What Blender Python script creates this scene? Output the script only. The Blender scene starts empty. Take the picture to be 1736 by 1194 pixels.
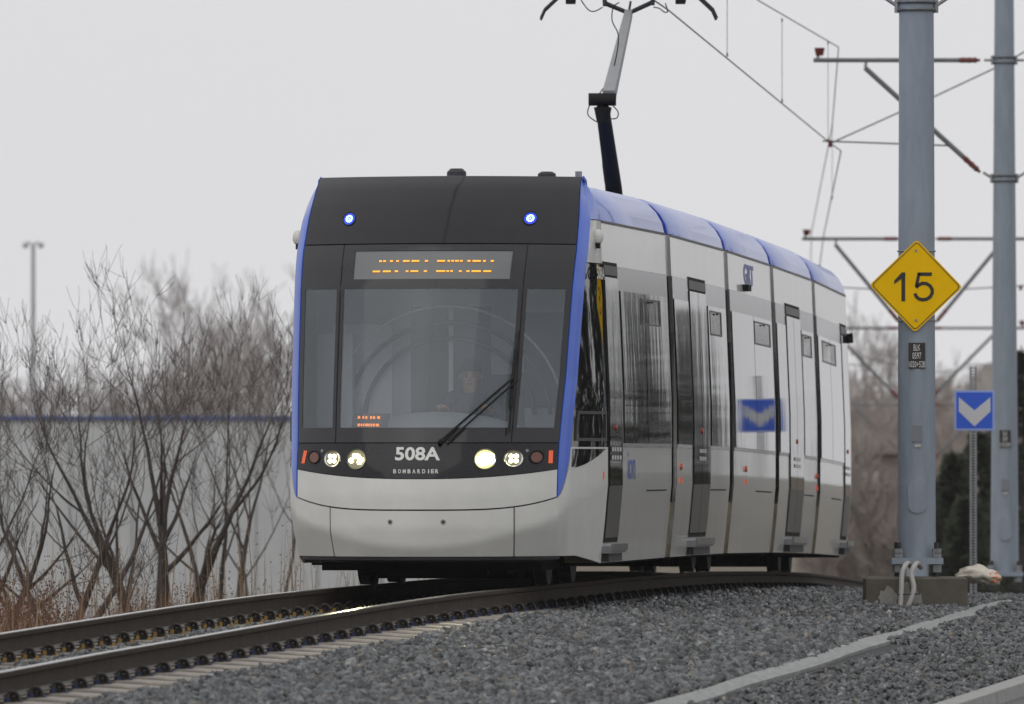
import bpy, math, random
import numpy as np
from math import sin, cos, pi, radians
random.seed(5); rng = np.random.default_rng(7)
scene = bpy.context.scene; col = scene.collection

# ---------------------------------------------------------------- camera, sky, sun, exposure
F, CX, HY, HC = 18125.0, 868.0, 889.0, 0.45
cd = bpy.data.cameras.new('camera'); cam = bpy.data.objects.new('camera', cd); col.objects.link(cam)
cam.location = (0, 0, HC)
cam.rotation_euler = (pi/2 + math.atan((HY-597)/F), 0, 0)
cd.sensor_width = 36; cd.lens = 36*F/1736; cd.clip_start = 1; cd.clip_end = 9000
cd.dof.use_dof = True; cd.dof.focus_distance = 90.5; cd.dof.aperture_fstop = 5.8
scene.camera = cam
SUN_EL, SUN_AZ = radians(52), radians(205)      # azimuth clockwise from +Y
w = bpy.data.worlds.new('World'); scene.world = w; w.use_nodes = True
nt = w.node_tree; nt.nodes.clear()
out = nt.nodes.new('ShaderNodeOutputWorld'); bg = nt.nodes.new('ShaderNodeBackground')
sky = nt.nodes.new('ShaderNodeTexSky'); sky.sky_type = 'NISHITA'; sky.sun_disc = False
sky.sun_elevation = SUN_EL; sky.sun_rotation = SUN_AZ; sky.dust_density = 6; sky.air_density = 1
hs = nt.nodes.new('ShaderNodeHueSaturation'); hs.inputs['Saturation'].default_value = .12
mx = nt.nodes.new('ShaderNodeMix'); mx.data_type = 'RGBA'; mx.inputs[0].default_value = .9
tc = nt.nodes.new('ShaderNodeTexCoord'); nz = nt.nodes.new('ShaderNodeTexNoise'); nz.inputs['Scale'].default_value = 1.6; nz.inputs['Detail'].default_value = 4
cr = nt.nodes.new('ShaderNodeValToRGB')
cr.color_ramp.elements[0].position = .3; cr.color_ramp.elements[0].color = (.69, .69, .71, 1)
cr.color_ramp.elements[1].position = .7; cr.color_ramp.elements[1].color = (.785, .785, .80, 1)
sc_ = nt.nodes.new('ShaderNodeVectorMath'); sc_.operation = 'SCALE'; sc_.inputs['Scale'].default_value = 10.0
L = nt.links.new
L(tc.outputs['Generated'], nz.inputs['Vector']); L(nz.outputs['Fac'], cr.inputs['Fac']); L(cr.outputs['Color'], sc_.inputs[0])
L(sky.outputs['Color'], hs.inputs['Color']); L(hs.outputs['Color'], mx.inputs[6]); L(sc_.outputs['Vector'], mx.inputs[7])
L(mx.outputs[2], bg.inputs['Color']); bg.inputs['Strength'].default_value = .1; L(bg.outputs['Background'], out.inputs['Surface'])
sd = bpy.data.lights.new('sun', 'SUN'); sd.energy = .75; sd.angle = radians(80); sd.color = (1, .97, .93)
so = bpy.data.objects.new('sun', sd); col.objects.link(so)
from mathutils import Vector, Matrix, noise
sdir = Vector((sin(SUN_AZ)*cos(SUN_EL), cos(SUN_AZ)*cos(SUN_EL), sin(SUN_EL)))
so.rotation_euler = sdir.to_track_quat('Z', 'Y').to_euler(); so.location = (0, 0, 60)
scene.view_settings.view_transform = 'Standard'; scene.view_settings.look = 'None'
scene.view_settings.exposure = .1; scene.view_settings.gamma = 1
scene.render.engine = 'CYCLES'
scene.cycles.use_denoising = True
scene.cycles.max_bounces = 6; scene.cycles.volume_bounces = 1; scene.cycles.transparent_max_bounces = 12
scene.cycles.sample_clamp_indirect = 4

# ---------------------------------------------------------------- materials
MATS = {}
def mat(name, c=(.5,.5,.5), r=.5, metal=0, spec=.5, coat=0, var=0, vs=8, bump=0, bs=30, emit=None, es=0, c2=None, stretch=None, island=0, distort=0):
    if name in MATS: return MATS[name]
    m = bpy.data.materials.new(name); m.use_nodes = True; t = m.node_tree; b = t.nodes['Principled BSDF']
    b.inputs['Base Color'].default_value = (*c, 1); b.inputs['Roughness'].default_value = r
    b.inputs['Metallic'].default_value = metal; b.inputs['Specular IOR Level'].default_value = spec
    b.inputs['Coat Weight'].default_value = coat; b.inputs['Coat Roughness'].default_value = .05
    if emit: b.inputs['Emission Color'].default_value = (*emit, 1); b.inputs['Emission Strength'].default_value = es
    tc = t.nodes.new('ShaderNodeTexCoord'); vec = tc.outputs['Object']
    if stretch:
        mp = t.nodes.new('ShaderNodeMapping'); mp.inputs['Scale'].default_value = stretch
        t.links.new(vec, mp.inputs['Vector']); vec = mp.outputs['Vector']
    if c2 is None: c2 = tuple(x*(1-var) for x in c)
    if var or c2 != c:
        n = t.nodes.new('ShaderNodeTexNoise'); n.inputs['Scale'].default_value = vs; n.inputs['Detail'].default_value = 6; n.inputs['Roughness'].default_value = .65
        t.links.new(vec, n.inputs['Vector'])
        rp = t.nodes.new('ShaderNodeValToRGB'); rp.color_ramp.elements[0].position = .35; rp.color_ramp.elements[1].position = .65
        rp.color_ramp.elements[0].color = (*c2, 1); rp.color_ramp.elements[1].color = (*c, 1)
        t.links.new(n.outputs['Fac'], rp.inputs['Fac']); src = rp.outputs['Color']
        if island:
            g = t.nodes.new('ShaderNodeNewGeometry'); h = t.nodes.new('ShaderNodeHueSaturation')
            mr = t.nodes.new('ShaderNodeMapRange'); mr.inputs['To Min'].default_value = 1-island; mr.inputs['To Max'].default_value = 1+island*1.3
            t.links.new(g.outputs['Random Per Island'], mr.inputs['Value']); t.links.new(mr.outputs['Result'], h.inputs['Value'])
            t.links.new(src, h.inputs['Color']); src = h.outputs['Color']
            ml = t.nodes.new('ShaderNodeMath'); ml.operation = 'MULTIPLY'; ml.inputs[1].default_value = 37.7; fc_ = t.nodes.new('ShaderNodeMath'); fc_.operation = 'FRACT'
            t.links.new(g.outputs['Random Per Island'], ml.inputs[0]); t.links.new(ml.outputs[0], fc_.inputs[0])
            r2 = t.nodes.new('ShaderNodeValToRGB'); r2.color_ramp.interpolation = 'CONSTANT'; e = r2.color_ramp.elements
            e[0].position = 0; e[0].color = (1,1,1,1); e[1].position = .80; e[1].color = (1.25,1.05,.85,1)
            for ps, cc in ((.90,(.55,.6,.65,1)),(.965,(2.2,2.1,2.0,1))): q = e.new(ps); q.color = cc
            t.links.new(fc_.outputs[0], r2.inputs['Fac']); m2 = t.nodes.new('ShaderNodeMix'); m2.data_type = 'RGBA'; m2.blend_type = 'MULTIPLY'; m2.inputs[0].default_value = 1
            t.links.new(src, m2.inputs[6]); t.links.new(r2.outputs['Color'], m2.inputs[7]); src = m2.outputs[2]
        t.links.new(src, b.inputs['Base Color'])
    if bump:
        n2 = t.nodes.new('ShaderNodeTexNoise'); n2.inputs['Scale'].default_value = bs; n2.inputs['Detail'].default_value = 4
        t.links.new(vec, n2.inputs['Vector']); bp = t.nodes.new('ShaderNodeBump'); bp.inputs['Strength'].default_value = bump; bp.inputs['Distance'].default_value = .02
        t.links.new(n2.outputs['Fac'], bp.inputs['Height']); t.links.new(bp.outputs['Normal'], b.inputs['Normal'])
        if coat: t.links.new(bp.outputs['Normal'], b.inputs['Coat Normal'])
    MATS[name] = m; return m
white = mat('white_paint', (.66,.66,.64), .38, coat=.5, c2=(.60,.60,.575), vs=1.4, bump=.03, bs=1.5)
whiteF = mat('white_front_paint', (.64,.64,.615), .45, spec=.4, c2=(.58,.58,.55), vs=2.5)
def grimy(name, clean, dirt, zlo, zhi):
    """white skirt paint with road grime that belongs to its lower edge and dirty streaks"""
    m = mat(name, clean, .32, coat=.6, c2=tuple(x*.93 for x in clean), vs=1.2, bump=.05, bs=1.1, stretch=(1.5,1.5,.5))
    t = m.node_tree; b = t.nodes['Principled BSDF']; src = b.inputs['Base Color'].links[0].from_socket
    n = t.nodes.new('ShaderNodeTexNoise'); n.inputs['Scale'].default_value = 5; n.inputs['Detail'].default_value = 7
    tcn = t.nodes.new('ShaderNodeTexCoord'); mp = t.nodes.new('ShaderNodeMapping'); mp.inputs['Scale'].default_value = (2,2,.25)
    t.links.new(tcn.outputs['Object'], mp.inputs['Vector']); t.links.new(mp.outputs['Vector'], n.inputs['Vector'])
    sx = t.nodes.new('ShaderNodeSeparateXYZ'); t.links.new(tcn.outputs['Object'], sx.inputs[0])
    mr = t.nodes.new('ShaderNodeMapRange'); mr.inputs['From Min'].default_value = zlo; mr.inputs['From Max'].default_value = zhi
    mr.inputs['To Min'].default_value = .5; mr.inputs['To Max'].default_value = .06
    t.links.new(sx.outputs['Z'], mr.inputs['Value'])
    mu = t.nodes.new('ShaderNodeMath'); mu.operation = 'MULTIPLY'; t.links.new(n.outputs['Fac'], mu.inputs[0]); t.links.new(mr.outputs['Result'], mu.inputs[1])
    mm = t.nodes.new('ShaderNodeMix'); mm.data_type = 'RGBA'; mm.inputs[7].default_value = (*dirt, 1)
    t.links.new(mu.outputs[0], mm.inputs[0]); t.links.new(src, mm.inputs[6]); t.links.new(mm.outputs[2], b.inputs['Base Color'])
    return m
skirt = grimy('skirt_paint', (.62,.62,.60), (.33,.31,.27), .2, 1.1)
blue = mat('blue_paint', (.04,.125,.62), .35, coat=.25, c2=(.035,.11,.54), vs=3)
blueroof = mat('blue_roof_paint', (.07,.15,.60), .36, coat=.5, c2=(.06,.13,.50), vs=2.2, bump=.04, bs=2)
blueend = mat('blue_shoulder_paint', (.03,.065,.42), .35, coat=.3)
maskm = mat('mask_paint', (.011,.011,.014), .08, var=.25, vs=9, spec=.36, bump=.02, bs=2)
frit = mat('frit_glass', (.018,.019,.022), .10, var=.1, spec=.45)
black = mat('black_matt', (.012,.012,.012), .75, spec=.2)
rubber = mat('gangway_rubber', (.012,.012,.014), .55, spec=.3, bump=.2, bs=60)
under = mat('underframe', (.012,.011,.011), .85, spec=.1, var=.3)
cream = mat('dirty_cream', (.42,.38,.28), .55, c2=(.26,.20,.11), vs=5)
sglass = mat('side_glass', (.010,.011,.011), .03, spec=.42, bump=.03, bs=1.3, stretch=(2,2,.55))
bandm = mat('glass_band', (.014,.015,.015), .13, spec=.30, bump=.03, bs=1.2, stretch=(2,2,.5))
doorg = mat('door_glass', (.009,.010,.010), .04, spec=.36, bump=.04, bs=1.5, stretch=(2,2,.5))
sill = mat('door_steel', (.22,.22,.22), .28, metal=.9, var=.2, bump=.04, bs=3)
steel = mat('grey_steel', (.24,.25,.26), .5, metal=.3, var=.2)
framegrey = mat('frame_grey', (.055,.055,.055), .4, spec=.3)
panto_g = mat('pantograph_grey', (.26,.27,.28), .5, var=.15)
darkm = mat('dark_metal', (.03,.03,.032), .5, metal=.3)
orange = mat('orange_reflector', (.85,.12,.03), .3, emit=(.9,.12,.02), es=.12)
amber = mat('amber_lens', (.12,.025,.008), .15, coat=.5)
chrome = mat('chrome', (.45,.45,.42), .2, metal=.9)
led_amber = mat('led_amber', (.1,.05,0), .5, emit=(1,.40,.02), es=1.7)
led_orange = mat('led_orange', (.1,.03,0), .5, emit=(1,.26,.04), es=1.7)
led_blue = mat('led_blue', (.05,.1,.4), .4, emit=(.30,.50,1), es=4.5)
lens_blue = mat('blue_lens', (.01,.03,.35), .2, emit=(.02,.06,.9), es=.55)
lamp_w = mat('lamp_white', (.8,.8,.6), .3, emit=(1,.96,.66), es=7)
lamp_hot = mat('lamp_hot', (.8,.8,.6), .3, emit=(1,.97,.55), es=26)
lamp_bowl = mat('lamp_bowl', (.55,.55,.30), .25, metal=.5, emit=(.9,.85,.25), es=.5)  # bowl emits by itself, imitating bulb light and bloom around the bulbs
lamp_bowl2 = mat('lamp_bowl_dim', (.16,.15,.11), .3, metal=.4, emit=(.8,.7,.35), es=.08)  # weaker painted glow of the same sort
letter = mat('letter_white', (.62,.62,.60), .5)
letter_b = mat('letter_blue', (.03,.10,.45), .4)
board = mat('display_board', (.135,.14,.142), .3, var=.05)
def glassmat(name, tint, veil, veilc, rough=.02):  # bluish diffuse veil brightens the panes in place of reflected sky
    m = bpy.data.materials.new(name); m.use_nodes = True; t = m.node_tree; t.nodes.clear()
    o = t.nodes.new('ShaderNodeOutputMaterial'); tr = t.nodes.new('ShaderNodeBsdfTransparent'); tr.inputs[0].default_value = (*tint, 1)
    gl = t.nodes.new('ShaderNodeBsdfGlossy'); gl.inputs['Roughness'].default_value = rough
    df = t.nodes.new('ShaderNodeBsdfDiffuse'); df.inputs[0].default_value = (*veilc, 1)
    fr = t.nodes.new('ShaderNodeFresnel'); fr.inputs[0].default_value = 1.5
    a = t.nodes.new('ShaderNodeMixShader'); b = t.nodes.new('ShaderNodeMixShader')
    n = t.nodes.new('ShaderNodeTexNoise'); n.inputs['Scale'].default_value = 1.5; n.inputs['Detail'].default_value = 6
    tcn = t.nodes.new('ShaderNodeTexCoord'); t.links.new(tcn.outputs['Object'], n.inputs['Vector'])
    mr = t.nodes.new('ShaderNodeMapRange'); mr.inputs['From Min'].default_value = .3; mr.inputs['From Max'].default_value = .7; mr.inputs['To Min'].default_value = veil*.85; mr.inputs['To Max'].default_value = veil*1.15
    t.links.new(n.outputs['Fac'], mr.inputs['Value'])
    t.links.new(mr.outputs['Result'], a.inputs[0]); t.links.new(tr.outputs[0], a.inputs[1]); t.links.new(df.outputs[0], a.inputs[2])
    t.links.new(fr.outputs[0], b.inputs[0]); t.links.new(a.outputs[0], b.inputs[1]); t.links.new(gl.outputs[0], b.inputs[2])
    t.links.new(b.outputs[0], o.inputs[0]); return m
wglass = glassmat('windshield_glass', (.86,.89,.91), .20, (.38,.43,.48))
polegrey = mat('pole_paint', (.25,.288,.34), .45, c2=(.205,.24,.285), vs=3.5, bump=.06, bs=14, stretch=(3,3,.6))
galv = mat('galvanised', (.30,.31,.32), .5, metal=.4, var=.25, vs=20)
tubegrey = mat('bracket_tube', (.16,.165,.17), .5, metal=.2, var=.2)
insul = mat('insulator_red', (.14,.022,.018), .35, var=.2)
wirem = mat('wire', (.075,.075,.08), .6)
railside = mat('rail_side', (.052,.038,.029), .75, c2=(.032,.024,.019), vs=7, spec=.2)
railtop = mat('rail_top', (.42,.41,.40), .22, metal=.95, var=.15, vs=3)
sleeperm = mat('sleeper_concrete', (.30,.27,.23), .55, c2=(.16,.14,.12), vs=6, bump=.2, bs=40)
clipm = mat('clip_steel', (.035,.031,.028), .38, metal=.5)
footr = mat('rail_foot_dust', (.17,.16,.15), .6, c2=(.10,.09,.085), vs=9)
ins_y = mat('insulator_yellow', (.33,.20,.04), .5); ins_b = mat('insulator_blue', (.035,.05,.12), .4)
stone = mat('ballast_stone', (.098,.104,.107), .42, c2=(.028,.031,.034), vs=11, island=.75)
bedm = mat('ballast_bed', (.04,.042,.044), .9, c2=(.03,.03,.032), vs=14, bump=.8, bs=20)  # darkened base colour gives shaded depth to the gaps between stones
earth = mat('dry_ground', (.13,.10,.065), .95, c2=(.075,.065,.04), vs=.6, bump=.3, bs=4)
asphalt = mat('asphalt', (.10,.102,.105), .85, c2=(.085,.087,.09), vs=3, bump=.15, bs=60)
kerbm = mat('kerb_concrete', (.30,.30,.29), .8, var=.25)
stripm = mat('edging_grey', (.27,.275,.27), .75, c2=(.18,.185,.185), vs=3, bump=.15, bs=12, stretch=(6,1,6))
footm = mat('footing_concrete', (.105,.095,.075), .85, c2=(.075,.066,.052), vs=5, bump=.2, bs=30)
splash = mat('grout_grey', (.28,.275,.255), .85, var=.3)
pipem = mat('conduit_grey', (.38,.37,.35), .4)
bark = mat('bark', (.060,.048,.042), .9, c2=(.035,.028,.025), vs=8)
twig = mat('twig_brown', (.10,.085,.078), .9)
farbark = mat('far_twigs_hazed', (.34,.31,.30), .95)  # bark colour paled to imitate haze over the far trees
straw = mat('dry_grass', (.30,.22,.14), .9, c2=(.20,.135,.08), vs=4)
seedm = mat('seed_heads', (.22,.12,.075), .95, c2=(.15,.075,.05), vs=5)
needle = mat('needles', (.032,.040,.018), .9, c2=(.018,.022,.012), vs=3)
needle2 = mat('far_needles', (.05,.055,.045), .9, c2=(.03,.035,.028), vs=3)
wall_g = mat('wall_cladding', (.50,.515,.52), .7, c2=(.40,.41,.42), vs=.35)
trimb = mat('trim_blue', (.06,.09,.24), .5)
brick = mat('brick_brown', (.20,.165,.15), .9, var=.3, vs=2); stucco = mat('stucco', (.42,.36,.32), .9, var=.08, vs=1)
roofm = mat('roof_grey', (.22,.20,.18), .8, var=.15, vs=1)
yel = mat('sign_yellow', (.84,.50,.002), .6, c2=(.78,.46,.002), vs=4, spec=.06); blk = mat('sign_black', (.018,.015,.012), .5)
sblue = mat('sign_blue', (.022,.10,.62), .4); sedge = mat('sign_pale_blue', (.30,.38,.72), .4); swhite = mat('sign_white', (.55,.56,.58), .5)
skin = mat('skin', (.42,.25,.18), .5); cloth = mat('jacket', (.05,.055,.075), .8); hairm = mat('hair_dark', (.02,.017,.015), .8)
cabg = mat('cab_wall', (.46,.49,.53), .7, var=.1, vs=2); cabd = mat('cab_dark', (.10,.11,.12), .7); cabl = mat('cab_light', (.70,.72,.74), .6)
dashm = mat('dashboard', (.27,.29,.31), .7)
bagm = mat('bag_plastic', (.62,.58,.50), .5, c2=(.5,.46,.38), vs=6); bago = mat('bag_orange', (.65,.22,.10), .5)

# ---------------------------------------------------------------- mesh builder
class MB:
    def __init__(s): s.v = []; s.f = []; s.m = []; s.mats = []
    def mi(s, m):
        if m not in s.mats: s.mats.append(m)
        return s.mats.index(m)
    def add(s, verts, faces, m):
        k = len(s.v); i = s.mi(m); s.v += [tuple(p) for p in verts]
        s.f += [tuple(a+k for a in fc) for fc in faces]; s.m += [i]*len(faces); return s
    def box(s, a, b, m, fn=None):
        (x0,y0,z0),(x1,y1,z1) = a, b
        vs = [(x0,y0,z0),(x1,y0,z0),(x1,y1,z0),(x0,y1,z0),(x0,y0,z1),(x1,y0,z1),(x1,y1,z1),(x0,y1,z1)]
        if fn: vs = [fn(*p) for p in vs]
        return s.add(vs, [(3,2,1,0),(4,5,6,7),(0,1,5,4),(1,2,6,5),(2,3,7,6),(3,0,4,7)], m)
    def tube(s, pts, r, m, n=8, fn=None, cap=True):
        pts = [Vector(fn(*p)) if fn else Vector(p) for p in pts]
        if not hasattr(r, '__len__'): r = [r]*len(pts)
        vs = []; fs = []; up = None
        for i, p in enumerate(pts):
            d = (pts[min(i+1,len(pts)-1)]-pts[max(i-1,0)]).normalized()
            if up is None:
                up = d.orthogonal().normalized()
            else:
                up = (up - d*up.dot(d))
                up = up.normalized() if up.length > 1e-6 else d.orthogonal().normalized()
            q = d.cross(up)
            for k in range(n):
                a = 2*pi*k/n; vs.append(p + (up*cos(a)+q*sin(a))*r[i])
        for i in range(len(pts)-1):
            for k in range(n):
                a = i*n+k; b = i*n+(k+1)%n; fs.append((a,b,b+n,a+n))
        if cap: fs.append(tuple(range(n))[::-1]); fs.append(tuple(range((len(pts)-1)*n, len(pts)*n)))
        return s.add(vs, fs, m)
    def grid(s, P, m, thick=None, flip=False):
        """P: 2D list of (point, normal) ; makes a thin solid shell"""
        na, nb = len(P), len(P[0]); vs = [P[i][j][0] for i in range(na) for j in range(nb)]; fs = []
        for i in range(na-1):
            for j in range(nb-1):
                q = (i*nb+j, (i+1)*nb+j, (i+1)*nb+j+1, i*nb+j+1); fs.append(q[::-1] if flip else q)
        if thick:
            k = len(vs); vs += [Vector(P[i][j][0])-Vector(P[i][j][1])*thick for i in range(na) for j in range(nb)]
            for i in range(na-1):
                for j in range(nb-1):
                    q = (k+i*nb+j, k+(i+1)*nb+j, k+(i+1)*nb+j+1, k+i*nb+j+1); fs.append(q if flip else q[::-1])
            edge = [(i,0) for i in range(na)] + [(na-1,j) for j in range(1,nb)] + [(i,nb-1) for i in range(na-2,-1,-1)] + [(0,j) for j in range(nb-2,0,-1)]
            ids = [a*nb+b for a,b in edge]
            for a, b in zip(ids, ids[1:]+ids[:1]): fs.append((a,b,b+k,a+k) if flip else (b,a,a+k,b+k))
        return s.add(vs, fs, m)
    def build(s, name, parent=None, org=None, smooth=False, angle=35, label=None):
        me = bpy.data.meshes.new(name)
        o = Vector(org) if org is not None else (Vector(parent['_org']) if parent else Vector((0,0,0)))
        me.from_pydata([tuple(Vector(p)-o) for p in s.v], [], s.f)
        for mm in s.mats: me.materials.append(mm)
        me.polygons.foreach_set('material_index', s.m)
        if smooth:
            me.polygons.foreach_set('use_smooth', [True]*len(me.polygons))
            me.set_sharp_from_angle(angle=radians(angle))
        me.update()
        ob = bpy.data.objects.new(name, me); col.objects.link(ob)
        if parent: ob.parent = parent; ob['_org'] = tuple(o)
        else: ob.location = o; ob['_org'] = tuple(o)
        if label: ob['label'] = label
        return ob
def root(name, org, label, cat, group=None):
    o = bpy.data.objects.new(name, None); col.objects.link(o); o.location = org; o['_org'] = tuple(org)
    o.empty_display_size = .3; return tag(o, label, cat, group)
def tag(o, label, cat, group=None):
    o['label'] = label; o['category'] = cat
    if group: o['group'] = group
    return o
def struct(o, kind='structure'): o['kind'] = kind; return o
def P(x, y, Y): return Vector(((x-CX)*Y/F, Y, HC-(y-HY)*Y/F))
_tc = {}
def textmesh(txt, bold=0.0, space=1.0):
    key = (txt, bold, space)
    if key in _tc: return _tc[key]
    c = bpy.data.curves.new('t', 'FONT'); c.body = txt; c.size = 1; c.offset = bold; c.space_character = space; c.resolution_u = 3
    o = bpy.data.objects.new('t', c); col.objects.link(o)
    bpy.context.view_layer.update(); me = o.to_mesh()
    vs = [tuple(v.co) for v in me.vertices]; fs = [tuple(p.vertices) for p in me.polygons]
    o.to_mesh_clear(); bpy.data.objects.remove(o); bpy.data.curves.remove(c)
    x0 = min(v[0] for v in vs); x1 = max(v[0] for v in vs); y0 = min(v[1] for v in vs); y1 = max(v[1] for v in vs)
    vs = [((v[0]-x0)/(x1-x0), (v[1]-y0)/(y1-y0)) for v in vs]
    _tc[key] = (vs, fs); return vs, fs
def add_text(mb, txt, m, fn, bold=0., space=1.):
    """fn maps unit-box (a,b) to a world point"""
    vs, fs = textmesh(txt, bold, space); mb.add([fn(a, b) for a, b in vs], fs, m)

# ---------------------------------------------------------------- track line
TH = [(0,.19),(50,.18),(68,.168),(80,.155),(88,.138),(95,.118),(101,.105),(110,.101),(118,.096),(130,.085),(150,.065),(200,.05),(330,.05),(600,.05)]
ys = np.arange(0, 600, .25); th_ = np.interp(ys, [a for a,b in TH], [b for a,b in TH]); dx = np.tan(th_)*.25
xs = np.concatenate([[0], np.cumsum((dx[1:]+dx[:-1])/2)]); xs = xs - np.interp(95.45, ys, xs) + .13
PK = [(0,-1.5),(40,-1.15),(60,-.68),(68,-.482),(71,-.395),(73.5,-.345),(75.7,-.29),(78.2,-.238),(80.5,-.185),(83,-.14),(85.4,-.104),(89.7,-.068),(93.8,-.042),(97,-.025),(101,-.015),(105,-.012),(112.7,-.045),(119,-.092),(124,-.155),(130,-.24),(140,-.42),(150,-.62),(185,-1.45),(230,-2.1),(275,-2.5),(320,-2.8),(400,-3),(500,-2.4),(600,.6),(635,2.6)]
pkx, pky = [a for a,b in PK], [b for a,b in PK]
def prof_raw(Y): return np.interp(Y, pkx, pky)
def prof(Y): return float((prof_raw(Y-2)+prof_raw(Y-1)+2*prof_raw(Y)+prof_raw(Y+1)+prof_raw(Y+2))/6)
def tx(Y): return float(np.interp(Y, ys, xs)) if Y < 600 else float(xs[-1]+.05*(Y-600))
def tth(Y): return float(np.interp(Y, [a for a,b in TH], [b for a,b in TH]))
def T(Y, v, z=0): 
    t = tth(Y); return (tx(Y)+v*cos(t), Y-v*sin(t), prof(Y)+z)
DZ = [(-400,-1.3),(-10,-1.3),(-4.5,-1.15),(-2.3,-.40),(-1.7,-.27),(-1.25,-.225),(-.9,-.245),(.9,-.245),(1.2,-.240),(1.6,-.250),(2.6,-.285),(4.3,-.35),(4.7,-.38),(5.9,-.46),(6.1,-.50),(6.4,-.52),(14,-.6),(40,-.8),(400,-.8)]
def gz(Y, v):
    z = float(np.interp(v, [a for a,b in DZ], [b for a,b in DZ]))
    if .95 < v < 2.4: z += .012*min(1, max(0, (Y-82)/8))*min(1, (v-.95)/.25, (2.4-v)/1.)
    return z

# ---------------------------------------------------------------- setting: ground, ballast bed, road
def sheet(name, Ys, Vs, m, lift, kind='structure'):
    mb = MB(); g = [[T(Y, v, gz(Y, v)+lift) for v in Vs] for Y in Ys]; nb = len(Vs)
    vs = [p for r in g for p in r]; fs = [(i*nb+j, i*nb+j+1, (i+1)*nb+j+1, (i+1)*nb+j) for i in range(len(Ys)-1) for j in range(nb-1)]
    mb.add(vs, fs, m); return struct(mb.build(name, smooth=True, angle=60), kind)
Yg = list(np.arange(-20, 60, 8)) + list(np.arange(60, 160, 1.)) + list(range(160, 600, 20)) + [600, 620, 635]
sheet('ground', Yg, [-245,-120,-40,-20,-10,-7,-4.5,-3.4,-2.3,-1.7,-1.25,-.9,0,.9,1.2,1.6,2.6,3.5,4.3,4.7,5.3,5.9,6.1,6.4,9,14,25,40,120,245], earth, -.08)
sheet('ballast_bed', list(np.arange(50, 340, .5)), list(np.arange(-2.3, 5.95, .15)), bedm, 0)
sheet('road', list(np.arange(0, 340, 2.)), [6.13,7,9,12,15], asphalt, -.03)
kb = MB()
for Y in np.arange(40, 160, 3.):
    a, b = Y+.01, Y+2.99
    vs = []
    for yy in (a, b):
        for v, z in ((5.95,-.52),(5.95,-.435),(6.11,-.44),(6.13,-.56)): vs.append(T(yy, v, z))
    kb.add(vs, [(0,1,2,3),(7,6,5,4),(0,4,5,1),(1,5,6,2),(2,6,7,3),(3,7,4,0)], kerbm)
struct(kb.build('kerb'))

# loose stones: every stone is real geometry, one mesh
SVV = [4.55,4.50,4.40,4.20,3.84,3.62,3.4]
def stones(name, regions, m):
    ico = [];  t = (1+5**.5)/2
    for a, b in ((-1,t),(1,t),(-1,-t),(1,-t)): ico.append((a,b,0))
    for a, b in ((-1,t),(1,t),(-1,-t),(1,-t)): ico.append((0,a,b))
    for a, b in ((t,-1),(t,1),(-t,-1),(-t,1)): ico.append((a,0,b))
    ico = np.array(ico)/np.sqrt(1+t*t)
    fc = np.array([(0,11,5),(0,5,1),(0,1,7),(0,7,10),(0,10,11),(1,5,9),(5,11,4),(11,10,2),(10,7,6),(7,1,8),(3,9,4),(3,4,2),(3,2,6),(3,6,8),(3,8,9),(4,9,5),(2,4,11),(6,2,10),(8,6,7),(9,8,1)])
    C = []; S = []
    for (Y0,Y1,v0,v1,dens,smin,smax,lift) in regions:
        n = int((Y1-Y0)*(v1-v0)*dens); Y = rng.uniform(Y0,Y1,n); v = rng.uniform(v0,v1,n)
        tt = np.interp(Y,[a for a,b in TH],[b for a,b in TH]); X = np.interp(Y, ys, xs)+v*np.cos(tt); yy = Y-v*np.sin(tt)
        z0 = (prof_raw(Y-2)+prof_raw(Y-1)+2*prof_raw(Y)+prof_raw(Y+1)+prof_raw(Y+2))/6
        z = z0+np.interp(v,[a for a,b in DZ],[b for a,b in DZ])
        k = (v>.95)&(v<2.4); z = z + np.where(k, .012*np.clip((Y-82)/8,0,1)*np.minimum(np.minimum(1,(v-.95)/.25),(2.4-v)), 0)
        z += lift + .018*np.sin(Y*3.1+v*2.3)*np.sin(v*4.2-Y*1.7)
        size = smin+(smax-smin)*rng.random(n)**1.8
        z += rng.uniform(-.022,.022,n)
        vc = np.interp(Y,[64,72.8,80,88,97.8,108,118],SVV); kp_ = np.abs(v-vc) > .085
        C.append(np.stack([X,yy,z],1)[kp_]); S.append(size[kp_])
    C = np.concatenate(C); S = np.concatenate(S); n = len(C)
    q = rng.normal(size=(n,4)); q /= np.linalg.norm(q,axis=1)[:,None]; a,b,c,d = q.T
    R = np.stack([1-2*(c*c+d*d),2*(b*c-a*d),2*(b*d+a*c),2*(b*c+a*d),1-2*(b*b+d*d),2*(c*d-a*b),2*(b*d-a*c),2*(c*d+a*b),1-2*(b*b+c*c)],1).reshape(n,3,3)
    V = ico[None]*(1+rng.uniform(-.34,.3,(n,12,1)))*np.stack([rng.uniform(.8,1.4,n),rng.uniform(.55,1.,n),rng.uniform(.38,.8,n)],1)[:,None,:]
    V = np.einsum('nij,nkj->nki', R, V)*S[:,None,None]*.5 + C[:,None,:]
    V = V.reshape(-1,3); Fc = (fc[None]+12*np.arange(n)[:,None,None]).reshape(-1,3)
    me = bpy.data.meshes.new(name); me.vertices.add(len(V)); me.vertices.foreach_set('co', V.ravel())
    me.loops.add(Fc.size); me.loops.foreach_set('vertex_index', Fc.ravel()); me.polygons.add(len(Fc))
    me.polygons.foreach_set('loop_start', np.arange(0,Fc.size,3)); me.polygons.foreach_set('loop_total', np.full(len(Fc),3))
    me.materials.append(m); me.update(); me.validate()
    o = bpy.data.objects.new(name, me); col.objects.link(o); struct(o, 'stuff'); return o
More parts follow.
